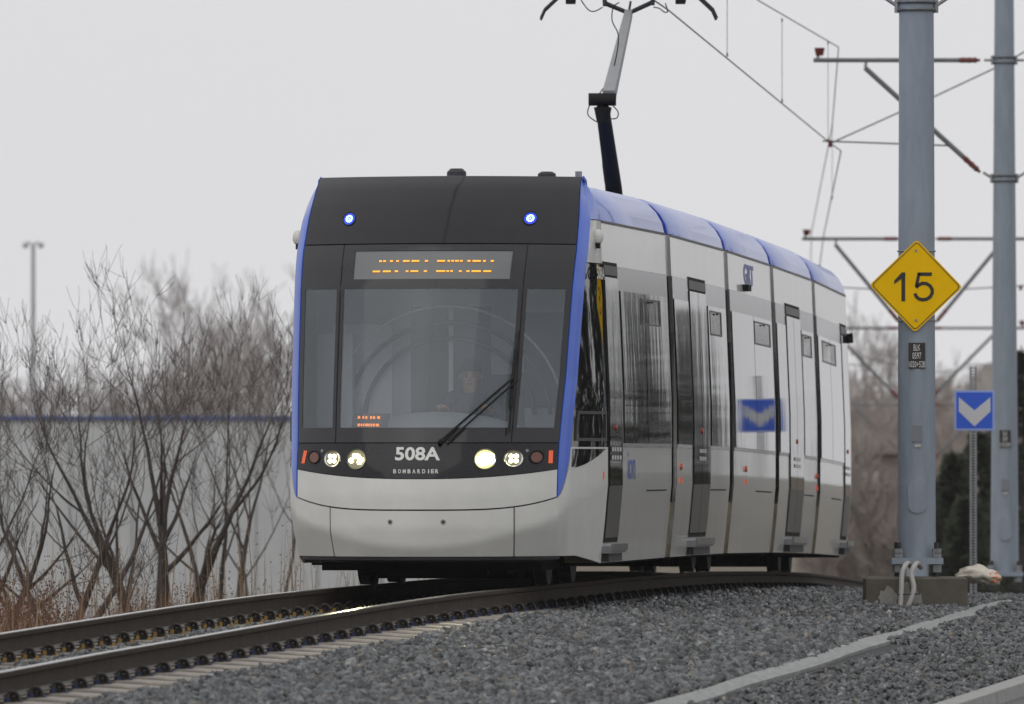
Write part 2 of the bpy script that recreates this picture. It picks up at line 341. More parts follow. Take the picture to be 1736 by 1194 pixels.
stones('ballast_stones', [(65,84,1.24,4.35,560,.05,.11,.01),(84,98,1.06,4.0,520,.05,.105,.01),(98,128,1.0,3.9,380,.05,.10,.01),
    (65,84,4.65,5.93,640,.03,.065,.01),(84,98,4.12,5.93,480,.035,.08,.01),(98,128,3.8,5.93,400,.035,.08,.01),(64,112,-.55,.60,620,.035,.07,.028),(65,128,-2.2,-1.2,300,.04,.08,.01)], stone)

# pale edging boards between two ballast beds
sb = [(64,73.4),(73.2,79.6),(79.5,86.7),(86.6,97.2),(97.1,108.6),(108.5,118)]
for i, (a, b) in enumerate(sb):
    mb = MB(); n = 16; vv = [4.55,4.50,4.40,4.20,3.84,3.62,3.4]
    for k in range(n):
        rows = []
        for q in (k, k+1):
            Y = a+(b-a)*q/n; vc = float(np.interp(Y,[64,72.8,80,88,97.8,108,118],vv)); wob = .01*sin(Y*.9)+.004*sin(Y*4.1)
            wd = .088+.012*sin(Y*.9+i)
            zz = float(np.interp(vc,[p for p,_ in DZ],[q_ for _,q_ in DZ])) + .018 + .006*sin(pi*q/n)
            rows += [T(Y, vc+wob-wd, zz+.02), T(Y, vc+wob+wd, zz-.005), T(Y, vc+wob+wd, zz-.07), T(Y, vc+wob-wd, zz-.07)]
        mb.add(rows, [(0,1,5,4),(1,2,6,5),(2,3,7,6),(3,0,4,7)]+([(3,2,1,0)] if k==0 else [])+([(4,5,6,7)] if k==n-1 else []), stripm)
    o = mb.build('edging_board', org=T((a+b)/2, 4, -.3), smooth=True, angle=40)
    lab = ['pale grey edging strip in the ballast, the nearest piece at the bottom of the photo','pale grey edging strip in the ballast, second piece from the bottom of the photo',
           'pale grey edging strip in the ballast, third piece counting up from the bottom edge','pale grey edging strip running just in front of the concrete footing of the sign pole',
           'pale grey edging strip at the right edge of the photo beyond the sign pole footing','farthest pale grey edging strip beyond the right edge of the ballast'][i]
    tag(o, lab, 'edging', 'pale edging strips in the ballast')

# ---------------------------------------------------------------- rails and sleepers
RP = [(-.07,-.168),(.07,-.168),(.07,-.158),(.012,-.140),(.009,-.130),(.009,-.045),(.036,-.034),(.0375,-.008),(.031,-.001),(.02,.0),(-.02,.0),(-.031,-.001),(-.0375,-.008),(-.036,-.034),(-.009,-.045),(-.009,-.130),(-.012,-.140),(-.07,-.158)]
for v0, lab in ((.7535,'near running rail of the curve, between the sleeper ends and the ballast bank'),(-.7535,'far running rail of the curve, in front of the dry weeds and bare trees')):
    mb = MB(); Ys = list(np.arange(56, 150, .5))+list(range(150, 330, 5)); n = len(RP); vs = []
    for Y in Ys: vs += [T(Y, v0+a, b) for a, b in RP]
    fs = []; 
    side = []; top = []; foot = []
    for i in range(len(Ys)-1):
        for k in range(n):
            q = (i*n+k, i*n+(k+1)%n, (i+1)*n+(k+1)%n, (i+1)*n+k); (top if k in (8,9,10) else foot if k in (2,16) else side).append(q)
    mb.add(vs, side, railside); base = 0; k2 = mb.mi(railtop)
    mb.f += top; mb.m += [k2]*len(top); k3 = mb.mi(footr); mb.f += foot; mb.m += [k3]*len(foot)
    o = mb.build('rail', org=T(90, v0), smooth=True, angle=40); tag(o, lab, 'rail', 'the two running rails')
SL = .69
def sleeper_mesh():
    mb = MB(); xsx = [-1.3,-1.24,-.95,-.5,0,.5,.95,1.24,1.3]; tp = [-.24,-.205,-.186,-.20,-.21,-.20,-.186,-.205,-.24]; rows = []
    for x, z in zip(xsx, tp): rows += [(x,-.13,-.40),(x,-.115,z-.012),(x,-.095,z),(x,.095,z),(x,.115,z-.012),(x,.13,-.40)]
    fs = [(i*6+k,(i+1)*6+k,(i+1)*6+(k+1)%6,i*6+(k+1)%6) for i in range(len(xsx)-1) for k in range(6)] + [(0,1,2,3,4,5),tuple(range(53,47,-1))]
    mb.add(rows, fs, sleeperm); return mb
def clip_mesh(v0, sgn, insm):
    mb = MB(); x = v0+sgn*.085
    xc = v0+sgn*.108
    mb.box((xc-.016,-.04,-.20),(xc+.016,.05,-.150), clipm)              # cast shoulder
    mb.tube([(xc+.046*cos(a), -.045+.012*sin(a), -.178+.057*sin(a)) for a in np.linspace(-.1, pi+.1, 12)], .0105, clipm, n=6)
    mb.tube([(xc+.027*cos(a), .0, -.172+.036*sin(a)) for a in np.linspace(0, pi, 8)], .0095, clipm, n=6)
    mb.tube([(xc-sgn*.050,-.045,-.150),(xc-sgn*.055,.05,-.146)], .0105, clipm, n=6)
    mb.tube([(xc+sgn*.050,-.045,-.182),(xc+sgn*.03,.05,-.176)], .0105, clipm, n=6)
    mb.box((v0+sgn*.082-.014,-.055,-.19),(v0+sgn*.082+.014,-.048,-.160), insm); mb.box((v0+sgn*.165-.012,-.05,-.20),(v0+sgn*.165+.012,-.02,-.172), insm)
    return mb
sl0 = sleeper_mesh().build('sleeper', org=(0,0,0), smooth=True, angle=30)
clips0 = []
for v0, sgn, im in ((.7535,1,ins_b),(.7535,-1,ins_y),(-.7535,1,ins_y),(-.7535,-1,ins_b)):
    c = clip_mesh(v0, sgn, im).build('rail_clip', smooth=True, angle=40); c.parent = sl0; clips0.append(c)
Y = 63.0; first = True
while Y < 137:
    t = tth(Y); slope = (prof(Y+.3)-prof(Y-.3))/.6
    if first: s = sl0; first = False
    else:
        s = sl0.copy(); col.objects.link(s)
        for c in clips0: d = c.copy(); col.objects.link(d); d.parent = s
    s.location = T(Y, 0); s.rotation_euler = (math.atan(slope), 0, -t+random.uniform(-.004,.004))
    tag(s, 'concrete sleeper with black spring clips, one of the row under the two curving rails', 'sleeper', 'concrete sleepers under the rails')
    Y += SL*cos(t)

# ---------------------------------------------------------------- the tram
SP = [(.745,90.0),(1.383,95.3),(2.024,101.6),(2.596,107.2),(3.171,112.7),(3.687,118.3)]
frames = []
for i in range(5):
    (x0,y0),(x1,y1) = SP[i], SP[i+1]; t = math.atan2(x1-x0, y1-y0)
    ox, oy = x0-1.26*cos(t), y0+1.26*sin(t); Ln = math.hypot(x1-x0, y1-y0); z0, z1 = prof(oy), prof(oy+Ln*cos(t))
    frames.append((ox, oy, z0, t, (z1-z0)/Ln, Ln))
tram = root('tram', (frames[0][0], 90, frames[0][2]), 'white and blue articulated light rail tram with lit headlights coming round the curve', 'tram')
def FR(i):
    ox, oy, z0, t, sl, Ln = frames[i]
    return lambda s, v, w: Vector((ox+s*sin(t)+v*cos(t), oy+s*cos(t)-v*sin(t), z0+s*sl+w))
SD = [(.19,1.262),(.5,1.295),(.85,1.325),(1.2,1.325),(1.6,1.322),(3.07,1.262)]
def side(w): return float(np.interp(w, [a for a,b in SD], [b for a,b in SD]))
ROOF = [(1.262,3.07),(1.24,3.16),(1.19,3.25),(1.11,3.33),(1.0,3.385),(.85,3.41),(0,3.42)]
# --- cab surface
UE = [(.2,1.60),(.5,1.655),(.77,1.66),(.99,1.63),(1.2,1.56),(1.5,1.44),(1.755,1.32),(2.1,1.185),(2.485,1.03),(2.7,.90),(2.84,.78),(3.0,.63),(3.2,.42),(3.36,.22),(3.44,.08)]
VM = [(.2,1.075),(.5,1.085),(.77,1.085),(1.2,1.09),(1.75,1.118),(2.46,1.139),(2.8,1.15),(3.1,1.14),(3.44,1.11)]
ip = lambda w, t: float(np.interp(w, [a for a,b in t], [b for a,b in t]))
fr0 = FR(0)
def cab_pt(a, w):
    """a: 0 centre .. 1 mask edge .. 1.3 back of pillar .. 2 front edge of first door; sign = side"""
    sg = 1 if a >= 0 else -1; a = abs(a); ue = ip(w, UE); vm = ip(w, VM); b = float(np.interp(w, [.2,2.5,3.44], [.62,.58,.42]))
    if a <= 1: u = ue+b*(1-a*a); v = vm*a
    else:
        u1 = ue-.171; v1 = vm+.076 if w > .9 else vm+.076+.02*(1-w/.9)
        if w > 3.07: v1 = vm+.076-.09*(w-3.07)/.37; 
        hs_ = side(w) if w <= 3.07 else 1.262-.16*((w-3.07)/.37)**1.6
        if a <= 1.3:
            k = (a-1)/.3; u = ue-.171*k; v = vm+(v1-vm)*k**.8
        else:
            k = min(1,(a-1.3)/.7); u = u1*(1-k); v = v1+(hs_-v1)*(1-(1-k)**1.5)
    wc = .335+.25*(min(a,1.1))**2+max(0,a-1.1)*.25
    if w < wc:
        d = wc-w; u -= .42*d*(1 if a<1.2 else max(0,(2-a)/.8)); v -= .12*d*min(a,1)**2*(1 if a<1.2 else max(0,(2-a)/.8))
    return fr0(-u, sg*v, w)
def cab_n(a, w):
    e = .01; a0, a1 = (a-e, a+e); 
    if abs(abs(a)-1) < e: a0 = a-.03; a1 = a+.03
    du = cab_pt(a1, w)-cab_pt(a0, w); dw = cab_pt(a, w+e)-cab_pt(a, w-e); n = du.cross(dw)
    return n.normalized()
def cpatch(a0, a1, w0, w1, m, off=0., thick=.02, na=24, nw=8, mb=None):
    f0 = w0 if callable(w0) else (lambda a: w0); f1 = w1 if callable(w1) else (lambda a: w1)
    mb = mb or MB(); G = []
    if not callable(a0): a0c = lambda t: a0
    else: a0c = a0
    if not callable(a1): a1c = lambda t: a1
    else: a1c = a1
    for i in range(na+1):
        row = []
        for j in range(nw+1):
            t = j/nw; A = a0c(t)+(a1c(t)-a0c(t))*i/na; ww = f0(A)+(f1(A)-f0(A))*t
            n = cab_n(A, ww); row.append((cab_pt(A, ww)+n*off, n))
        G.append(row)
    mb.grid(G, m, thick); return mb
def csurf(v, w, off=0):
    a = v/ip(w, VM); return cab_pt(a, w)+cab_n(a, w)*off
mbot = lambda a: .905+.08*abs(min(abs(a),1))**2.4
cut = lambda a: .645+.105*abs(min(abs(a),1))**4
G_ = .006
TR = dict(parent=tram, smooth=True, angle=30)
cpatch(-1+.004, 1-.004, 2.862, 3.44, maskm, na=36, nw=12).build('upper_fascia', **TR)
# windshield surround: opaque printed border around the clear panes
def a_of(v, w): return v/ip(w, VM)
fb = MB()
cpatch(-.996, .996, 2.80, 2.852, frit, na=36, nw=2, mb=fb)
cpatch(-.996, .996, 2.482, 2.560, frit, na=36, nw=3, mb=fb)
cpatch(-.996, -.575, 2.560, 2.80, frit, na=14, nw=5, mb=fb); cpatch(.575, .996, 2.560, 2.80, frit, na=14, nw=5, mb=fb)
cpatch(-.996, .996, 1.203, 1.325, frit, na=36, nw=4, mb=fb)
for sg in (-1, 1):
    for a, b in ((.642,.70),(.962,.996)):
        q = (a, b) if sg > 0 else (-b, -a); cpatch(*q, 1.325, 2.482, frit, na=3, nw=16, mb=fb)
fb.build('windshield_surround', **TR)
db = cpatch(-.575, .575, 2.560, 2.80, board, off=-.006, thick=.02, na=24, nw=4).build('destination_display', **TR)
gl = cpatch(-.642, .642, 1.325, 2.482, wglass, off=-.004, thick=None, na=30, nw=20).build('windshield', **TR)
for sg in (-1, 1):
    q = (.70, .962) if sg > 0 else (-.962, -.70)
    cpatch(*q, 1.325, 2.482, wglass, off=-.004, thick=None, na=10, nw=20).build('corner_window', **TR)
for sg in (-1,1):   # thin joints of the three panes
    q = (.668,.674) if sg > 0 else (-.674,-.668)
    cpatch(*q, 1.2, 2.85, black, off=.003, thick=.004, na=1, nw=20).build('pane_seal', **TR)
# LED rows of the destination display
def dash(mb, v0, v1, w, h, m, off=.004):
    n = max(1, int((v1-v0)/.03)); G = []
    for i in range(n+1):
        v = v0+(v1-v0)*i/n; G.append([(csurf(v, w-h/2, off), Vector((0,0,0))), (csurf(v, w+h/2, off), Vector((0,0,0)))])
    mb.grid(G, m)
ld = MB()
px2v = lambda x: (x-160)/(1560-160)*(1.306)-.653       # row layout as read off the display
rowT = [(392,418),(430,455),(493,520),(551,575),(613,673),(692,762),(812,840),(922,992),(1014,1036),(1048,1070),(1080,1112),(1122,1146),(1188,1214),(1232,1302),(1322,1346),(1388,1414)]
rowB = [(340,410),(437,510),(547,577),(648,672),(692,762),(812,840),(922,1002),(1014,1036),(1048,1070),(1122,1146),(1188,1214),(1232,1312),(1333,1400)]
def row(mb, spans, w, h, m, mapf, off=.004, dot=9):
    for a, b in spans:
        k = max(1, round((b-a)/dot))
        for q in range(k):
            x0 = a+(b-a)*q/k; x1 = a+(b-a)*(q+1)/k; dash(mb, mapf(x0), mapf(x1)-.0012, w, h, m, off)
row(ld, rowT, 2.708, .013, led_amber, px2v); row(ld, rowB, 2.622, .013, led_amber, px2v)
ld.build('led_rows', parent=db)
# lower small route display behind the glass
rb = MB()
for s_ in (0,):
    rb.add([csurf(-.63,1.34,-.05), csurf(-.30,1.34,-.05), csurf(-.27,1.46,-.05), csurf(-.61,1.46,-.05)], [(0,1,2,3)], cabd)
rt = rb.build('route_display', parent=tram)
rl = MB(); p2 = lambda x: -.575+(x-130)/(330-130)*.215
row(rl, [(135,157),(176,190),(200,218),(240,258),(266,284),(302,326)], 1.425, .022, led_orange, p2, off=-.045, dot=6)
row(rl, [(136,160),(166,178),(184,196),(203,226),(230,244),(249,262),(268,285),(292,320)], 1.363, .022, led_orange, p2, off=-.045, dot=6)
rl.build('led_rows', parent=rt)
# lower black mask, bumper band, bumper panels
cpatch(-.996, .996, mbot, 1.195, maskm, na=40, nw=6).build('lower_fascia', **TR)
cpatch(-.996, .996, lambda a: cut(a)+G_, lambda a: mbot(a)-G_, whiteF, na=40, nw=5).build('bumper_band', **TR)
cpatch(-.70, .70, .262, lambda a: cut(a)-G_, whiteF, na=30, nw=12).build('bumper_panel', **TR)
def low_top(a):
    a = abs(a)
    if a <= 1: return cut(a)-G_
    return .744+ (0 if a < 1.05 else 0)
def low_bot(a):
    a = abs(a); return .262 if a < 1.45 else .262-.075*(a-1.45)/.55
for sg in (-1, 1):
    q = (.712, 1.02) if sg > 0 else (-1.02, -.712)
    mb = cpatch(*q, low_bot, low_top, whiteF, na=10, nw=12)
    def tw(a):
        a = abs(a)
        return .744 + (1.16-.744)*max(0,min(1,(a-1.02)/.25))**.6*0 + (.744 if False else 0)
    q = (1.02, 2.0) if sg > 0 else (-2.0, -1.02)
    cpatch(*q, low_bot, lambda a: .744+.0*abs(a), whiteF, na=20, nw=12, mb=mb)
    # side cheek from the pillar foot up to the sill
    pil_w = lambda t: .744
    q = ((lambda t: 1.0+.30*min(1, (t*1.6))**.6), 2.0) if sg > 0 else (-2.0, (lambda t: -(1.0+.30*min(1, (t*1.6))**.6)))
    cpatch(*q, .744, 1.165, whiteF, na=20, nw=12, mb=mb)
    mb.build('cab_corner_panel', **TR)
    # blue pillar
    def pf(t):
        w = .752+(3.44-.752)*t; return 1.3-.29*max(0, 1-(w-.752)/.40)**1.7
    q = ((lambda t: 1.004), pf) if sg > 0 else ((lambda t: -pf(t)), (lambda t: -1.004))
    cpatch(*q, .752, 3.44, blue, off=.004, na=8, nw=60).build('corner_pillar', **TR)
    # cab side above the sill: glass, white upper panel, blue roof
    q = (1.31, 2.0) if sg > 0 else (-2.0, -1.31)
    mb = cpatch(*q, 2.71, 3.07, white, na=12, nw=6); mb.build('cab_side_panel', **TR)
    cs = cpatch(*q, 1.165, 2.70, sglass, na=12, nw=16).build('cab_side_window', **TR)
    # small drop window frame at the bottom of the side window
    fm = MB(); e = .02
    A0, A1 = (1.36, 1.93)
    for (x0,x1,y0,y1) in ((A0,A1,1.215,1.24),(A0,A1,1.44,1.465),(A0,A0+.02,1.24,1.44),(A1-.03,A1,1.24,1.44)):
        qq = (x0, x1) if sg > 0 else (-x1, -x0); cpatch(*qq, y0, y1, framegrey, off=.012, thick=.014, na=4, nw=2, mb=fm)
    fm.build('window_frame', parent=cs, smooth=True)
    cpatch(*q, 3.078, 3.44, blueroof, na=12, nw=10).build('cab_roof_edge', **TR)
    # dark wedge below the side window
    q = ((lambda t: 1.33), (lambda t: 1.42+.5*t**.8)) if sg > 0 else ((lambda t: -(1.42+.5*t**.8)), (lambda t: -1.33))
    cpatch(*q, 1.0, 1.15, sglass, off=.004, thick=.004, na=10, nw=8).build('corner_quarterlight', **TR)
# dark backing behind seams, top of cab
bk = MB()
cpatch(-1.02, 1.02, 2.484, 3.44, black, off=-.03, thick=.01, na=30, nw=8).build('upper_carrier', parent=tram, smooth=True)
cpatch(-1.02, 1.02, .28, 1.32, black, off=-.03, thick=.01, na=30, nw=8, mb=bk)
bk.build('front_carrier', parent=tram, smooth=True)
cp = MB(); rim = [cab_pt(a, 3.44) for a in np.linspace(-2, 2, 61)]; cen = fr0(0, 0, 3.455)
cp.add(rim+[cen], [(i, i+1, 61) for i in range(60)], blueroof)
cp.add(rim+[fr0(.01,0,3.44)], [(i+1, i, 61) for i in range(60)], black); cp.build('cab_roof', parent=tram)
# underlip
ul = MB(); G = []
for i in range(41):
    a = -1.1+2.2*i/40; p = cab_pt(a, .262); n = cab_n(a, .6); n.z = 0; n.normalize(); k = max(0, abs(a)-1.0)*.1
    G.append([(p-n*.05+Vector((0,0,-.05+k)), n), (p+n*.006+Vector((0,0,-.03+k*.6)), n), (p+n*.006+Vector((0,0,-.004)), n)])
ul.grid(G, rubber, .15); ul.build('front_lip', **TR)
# recessed dark belly behind the lip
# lamps
def disc(mb, v, w, r, m, off, n=18, sx=1.):
    c = csurf(v, w, off); k = len(mb.v); 
    mb.add([c]+[csurf(v+sx*r*cos(2*pi*i/n), w+r*sin(2*pi*i/n), off) for i in range(n)], [(0, i+1, (i+1)%n+1) for i in range(n)], m)
def ring(mb, v, w, r0, r1, m, off, n=18):
    vs = []
    for i in range(n): c, s_ = cos(2*pi*i/n), sin(2*pi*i/n); vs += [csurf(v+r0*c, w+r0*s_, off), csurf(v+r1*c, w+r1*s_, off+.006), csurf(v+r1*1.06*c, w+r1*1.06*s_, 0)]
    fs = []
    for i in range(n):
        a, b = i*3, ((i+1)%n)*3; fs += [(a,a+1,b+1,b),(a+1,a+2,b+2,b+1)]
    mb.add(vs, fs, m)
def bulb(mb, v, w, r, m, off):
    for lat in ((.0, 1), (.5, .8)): pass
    c = csurf(v, w, off); n = cab_n(v/ip(w,VM), w); vs = []; fs = []
    for i in range(8): vs.append(csurf(v+r*cos(2*pi*i/8), w+r*sin(2*pi*i/8), off))
    for i in range(8): vs.append(csurf(v+.6*r*cos(2*pi*i/8), w+.6*r*sin(2*pi*i/8), off+r*.5))
    vs.append(c+n*r*.7)
    for i in range(8): j = (i+1)%8; fs += [(i,j,8+j,8+i),(8+i,8+j,16)]
    mb.add(vs, fs, m)
for sg in (-1, 1):
    mb = MB(); disc(mb, sg*.533, 1.064, .078, lamp_bowl2 if sg<0 else lamp_bowl, .003, sx=1.12); ring(mb, sg*.533, 1.064, .076, .084, darkm, .004)
    h = mb.build('main_headlight', **TR); mb = MB()
    spots = [(-.045,-.01),(-.018,.022),(.02,.025),(.012,-.02),(.05,-.012),(-.02,-.03),(.045,.02)] if sg > 0 else [(-.045,-.012),(-.015,.026),(.016,.020),(.045,-.004),(.03,-.024)]
    for a, b in spots: bulb(mb, sg*.533+a, 1.064+b, .02 if sg<0 else .027, lamp_hot, .006)
    mb.build('bulb_cluster', parent=h, smooth=True)
    mb = MB(); disc(mb, sg*.752, 1.068, .064, lamp_bowl2, .003); ring(mb, sg*.752, 1.068, .060, .070, chrome, .004)
    h = mb.build('position_lamp', **TR); mb = MB()
    for a, b in ((-.02,.02),(.02,.02),(-.02,-.02),(.02,-.02)): bulb(mb, sg*.752+a, 1.068+b, .018, lamp_w, .006)
    mb.build('bulb_cluster', parent=h, smooth=True)
    mb = MB(); disc(mb, sg*.925, 1.080, .043, amber, .004); ring(mb, sg*.925, 1.080, .044, .054, black, .004); mb.build('turn_signal', **TR)
    mb = MB(); v0 = sg*1.03; mb.add([csurf(v0-.016,1.03,.004),csurf(v0+.016,1.03,.004),csurf(v0+.016+(-.0 if sg>0 else .02),1.135,.004),csurf(v0-.016+(0 if sg>0 else .02),1.135,.004)], [(0,1,2,3)], orange); mb.build('side_reflector', **TR)
    mb = MB(); disc(mb, sg*.852, 1.134, .013, steel, .004, n=8); mb.build('sensor', **TR)
    mb = MB(); disc(mb, sg*.762, 3.073, .052, lens_blue, .003); ring(mb, sg*.762, 3.073, .050, .056, black, .004)
    h = mb.build('blue_marker_light', **TR); mb = MB()
    for k in range(10):
        c, s_ = cos(2*pi*k/10), sin(2*pi*k/10); bulb(mb, sg*.762+.024*c, 3.073+.024*s_, .0085, led_blue, .005)
    bulb(mb, sg*.762, 3.073, .007, led_blue, .005); mb.build('led', parent=h)
    mb = MB(); disc(mb, .22*sg-.01, .548, .021, steel, .004, n=12); disc(mb, .22*sg-.01, .548, .009, black, .007, n=8); mb.build('screw', **TR)
    # camera pod high on the cab side
    c = cab_pt(sg*1.62, 2.93); mb = MB(); n = cab_n(sg*1.62, 2.93)
    c = c+n*.02; vv = [(-.06,.015),(-.05,.035),(-.02,.048),(.025,.046),(.052,.03),(.062,.012)]
    mb.tube([c+Vector((0,0,z)) for z, r in vv], [r for z, r in vv], whiteF, n=14)
    mb.tube([c+Vector((0,-.02,-.06)), c+Vector((0,-.02,-.10))], .022, black, n=10); mb.build('camera_pod', **TR)
# writing on the nose
mb = MB(); add_text(mb, '508A', letter, lambda a, b: csurf(-.195+.372*a, 1.052+.112*b, .005), bold=.028); mb.build('fleet_number', parent=tram)
mb = MB(); n_ = 'BOMBARDIER'
for i, ch in enumerate(n_):
    wd = .026 if ch != 'I' else .009
    x0 = -.206+i*.0402+(0 if i < 8 else -.008 if i == 8 else -.014)
    if ch == 'I': x0 += .008
    add_text(mb, ch, letter, lambda a, b, x0=x0, wd=wd: csurf(x0+wd*a, .947+.034*b, .005), bold=.03)
mb.build('maker_lettering', parent=tram)
# wiper
wp = MB()
def wl(p0, p1, off, n=10): return [csurf(p0[0]+(p1[0]-p0[0])*i/n, p0[1]+(p1[1]-p0[1])*i/n, off) for i in range(n+1)]
wp.tube(wl((.175,1.195),(.70,1.715),.05), .011, black, n=6); wp.tube(wl((.235,1.195),(.742,1.705),.05), .009, black, n=6)
wp.tube([csurf(.17,1.20,.0),csurf(.175,1.195,.05)], .02, black, n=8)
wo = wp.build('wiper', parent=tram); mb = MB()
mb.tube(wl((.735,2.11),(.708,1.72),.03)+wl((.708,1.72),(.70,1.27),.03)[1:], [.006]*4+[.018]*12+[.008]*5, black, n=6); mb.build('wiper_blade', parent=wo)
# cab interior seen through the windshield
ci = MB(); bx = lambda a, b, m: ci.box(a, b, m, fn=lambda s, v, w: fr0(s, v, w))
bx((-.06,-1.15,.5),(-.03,-.34,2.75), cabg); bx((-.06,.34,.5),(-.03,1.15,2.75), cabg); bx((-.06,-.34,2.35),(-.03,.34,2.75), cabg); bx((-.05,-.34,.5),(-.035,.34,2.35), cabd); bx((-.08,-1.0,1.35),(-.062,-.5,2.2), cabl); bx((-.08,.62,1.5),(-.062,1.05,2.3), cabd); bx((-.075,-.02,1.0),(-.055,.02,2.35), cabl)
bx((-1.2,-1.1,.5),(.34,1.1,.54), cabd); bx((-.5,-1.1,2.78),(.34,1.1,2.80), cabl)
bx((2.0,-1.2,.5),(2.04,1.2,3.0), cabg); bx((-.35,-1.10,1.3),(-.1,-.80,2.12), cabl)
bx((1.0,-.16,.9),(1.03,.16,2.1), cabd)
ci.build('cab_interior', parent=tram)
ar = MB()
for R, m, s0, w0 in ((.98,cabl,-.30,1.42),(.86,cabd,-.20,1.40),(.72,cabd,-.15,1.40)):
    pts = [(s0, R*cos(a), w0+R*.95*sin(a)) for a in np.linspace(.05, pi-.05, 24)]
    ar.tube(pts, .02 if R < .95 else .012, m, n=6, fn=lambda s, v, w: fr0(s, v, w))
ar.build('cab_arch', parent=tram, smooth=True)
dm = MB(); G = []
for i in range(21):
    v = -1.0+2.0*i/20; hgt = 1.50-.26*v*v; r_ = []
    for (s_, dw) in ((-1.62+.35*v*v,-.34),(-1.3+.3*v*v,-.10),(-1.0,0),(-.75,.0),(-.62,-.25)): r_.append((fr0(s_, v, hgt+dw-.04), Vector((0,0,1))))
    G.append(r_)
dm.grid(G, dashm, .03); dm.build('dashboard', **TR)
st_ = MB(); st_.box((-.10,.10,1.0),(.02,.62,1.78), cabd, fn=lambda s, v, w: fr0(s, v, w)); st_.box((-.5,.10,.85),(-.02,.62,1.0), cabd, fn=lambda s, v, w: fr0(s, v, w)); st_.build('driver_seat', parent=tram)
# roof bits over the nose
for v, s_, r0, h in ((.02,.15,.085,.07),(.77,.3,.08,.045)):
    mb = MB(); mb.tube([(s_, v, 3.43),(s_, v, 3.45+h*.6),(s_, v, 3.45+h)], [r0, r0*.95, r0*.6], darkm, n=16, fn=lambda a, b, c: fr0(a, b, c)); mb.build('roof_antenna', **TR)
mb = MB(); mb.box((.05,1.04,3.42),(.12,1.09,3.49), steel, fn=lambda a,b,c: fr0(a,b,c)); mb.build('roof_bracket', parent=tram)

# --- the five body sections
def spatch(fr, s0, s1, w0, w1, m, off=0., thick=.012, sg=1, mb=None, nw=None):
    mb = mb or MB(); nw = nw or max(1, int((w1-w0)/.22)); G = []
    brk = sorted(set([w0+(w1-w0)*j/nw for j in range(nw+1)]+[x for x in (.5,.85,1.2,1.6) if w0 < x < w1]))
    for s_ in (s0, s1):
        r_ = []
        for w_ in brk:
            v = side(w_)+off; dv = (side(w_+.01)-side(w_-.01))/.02; n = fr(0, sg, -dv)-fr(0,0,0); n.normalize(); r_.append((fr(s_, sg*v, w_), n))
        G.append(r_)
    mb.grid(G, m, thick, flip=(sg < 0)); return mb
def shell(fr, s0, s1, name):
    # profile loop from bottom left over the roof to bottom right; white up to 3.07 then blue
    prof_ = [(side(w_), w_) for w_ in (.19,.3,.5,.68,.85,1.0,1.2,1.6,2.2,2.7,3.07)]
    mb = MB()
    for sg in (-1, 1):
        G = [[(fr(s_, sg*v, w_), (fr(0,sg,0)-fr(0,0,0))) for v, w_ in prof_] for s_ in (s0, s1)]
        mb.grid(G, skirt, .03, flip=(sg<0))
    # end walls
    for s_, fl in ((s0, 1), (s1, 0)):
        L_ = [fr(s_, -v, w_) for v, w_ in prof_ if .6 < w_ < 2.75][::-1]+[fr(s_, v, w_) for v, w_ in prof_ if .6 < w_ < 2.75]
        U_ = [fr(s_, -v, w_) for v, w_ in prof_ if w_ > 2.6][::-1]+[fr(s_, v, w_) for v, w_ in prof_ if w_ > 2.6]
        mb.add(U_, [tuple(range(len(U_)))[::(1 if fl else -1)]], skirt)
        lo = [fr(s_, -v, w_) for v, w_ in prof_ if w_ <= .7][::-1]+[fr(s_, v, w_) for v, w_ in prof_ if w_ <= .7]
        mb.add(L_, [tuple(range(len(L_)))[::(1 if fl else -1)]], black); mb.add(lo, [tuple(range(len(lo)))[::(1 if fl else -1)]], cream)
    return mb.build(name, parent=tram, smooth=True, angle=25)
def roofshell(fr, s0, s1):
    R_ = [(-v, w_) for v, w_ in ROOF[:-1]]+[(v, w_) for v, w_ in ROOF[::-1]]
    mb = MB(); n = len(R_); dz = .006
    ss = [s0, s0+.05, s1-.03, s1]; sc = [.985, 1, 1, .985]; rows = []
    for s_, k in zip(ss, sc): rows += [fr(s_, v*k, 3.07+dz+(w_-3.07)*k) for v, w_ in R_]
    mb.add(rows, [(i*n+j, i*n+j+1, (i+1)*n+j+1, (i+1)*n+j) for i in range(3) for j in range(n-1)], blueroof)
    # deep blue shoulder ring at the front end, closing wall
    k0 = [fr(s0, v*.985, 3.07+dz+(w_-3.07)*.985) for v, w_ in R_]; k1 = [fr(s0+.02, v*.90, 3.06+(w_-3.07)*.7) for v, w_ in R_]
    mb.add(k0+k1, [(j, n+j, n+j+1, j+1) for j in range(n-1)]+[tuple(range(n, 2*n))], blueend)
    mb.add([fr(s1, v*.985, 3.07+dz+(w_-3.07)*.985) for v, w_ in R_], [tuple(range(n))[::-1]], blueend)
    return mb.build('roof_shell', parent=tram, smooth=True, angle=40)
def window(fr, par, s0, s1, sg, tilt=True, w0=1.20, w1=2.50):
    mb = spatch(fr, s0, s1, w0, w1, sglass, off=.012, thick=.006, sg=sg); wn = mb.build('side_window', parent=par, smooth=True)
    if tilt: return wn
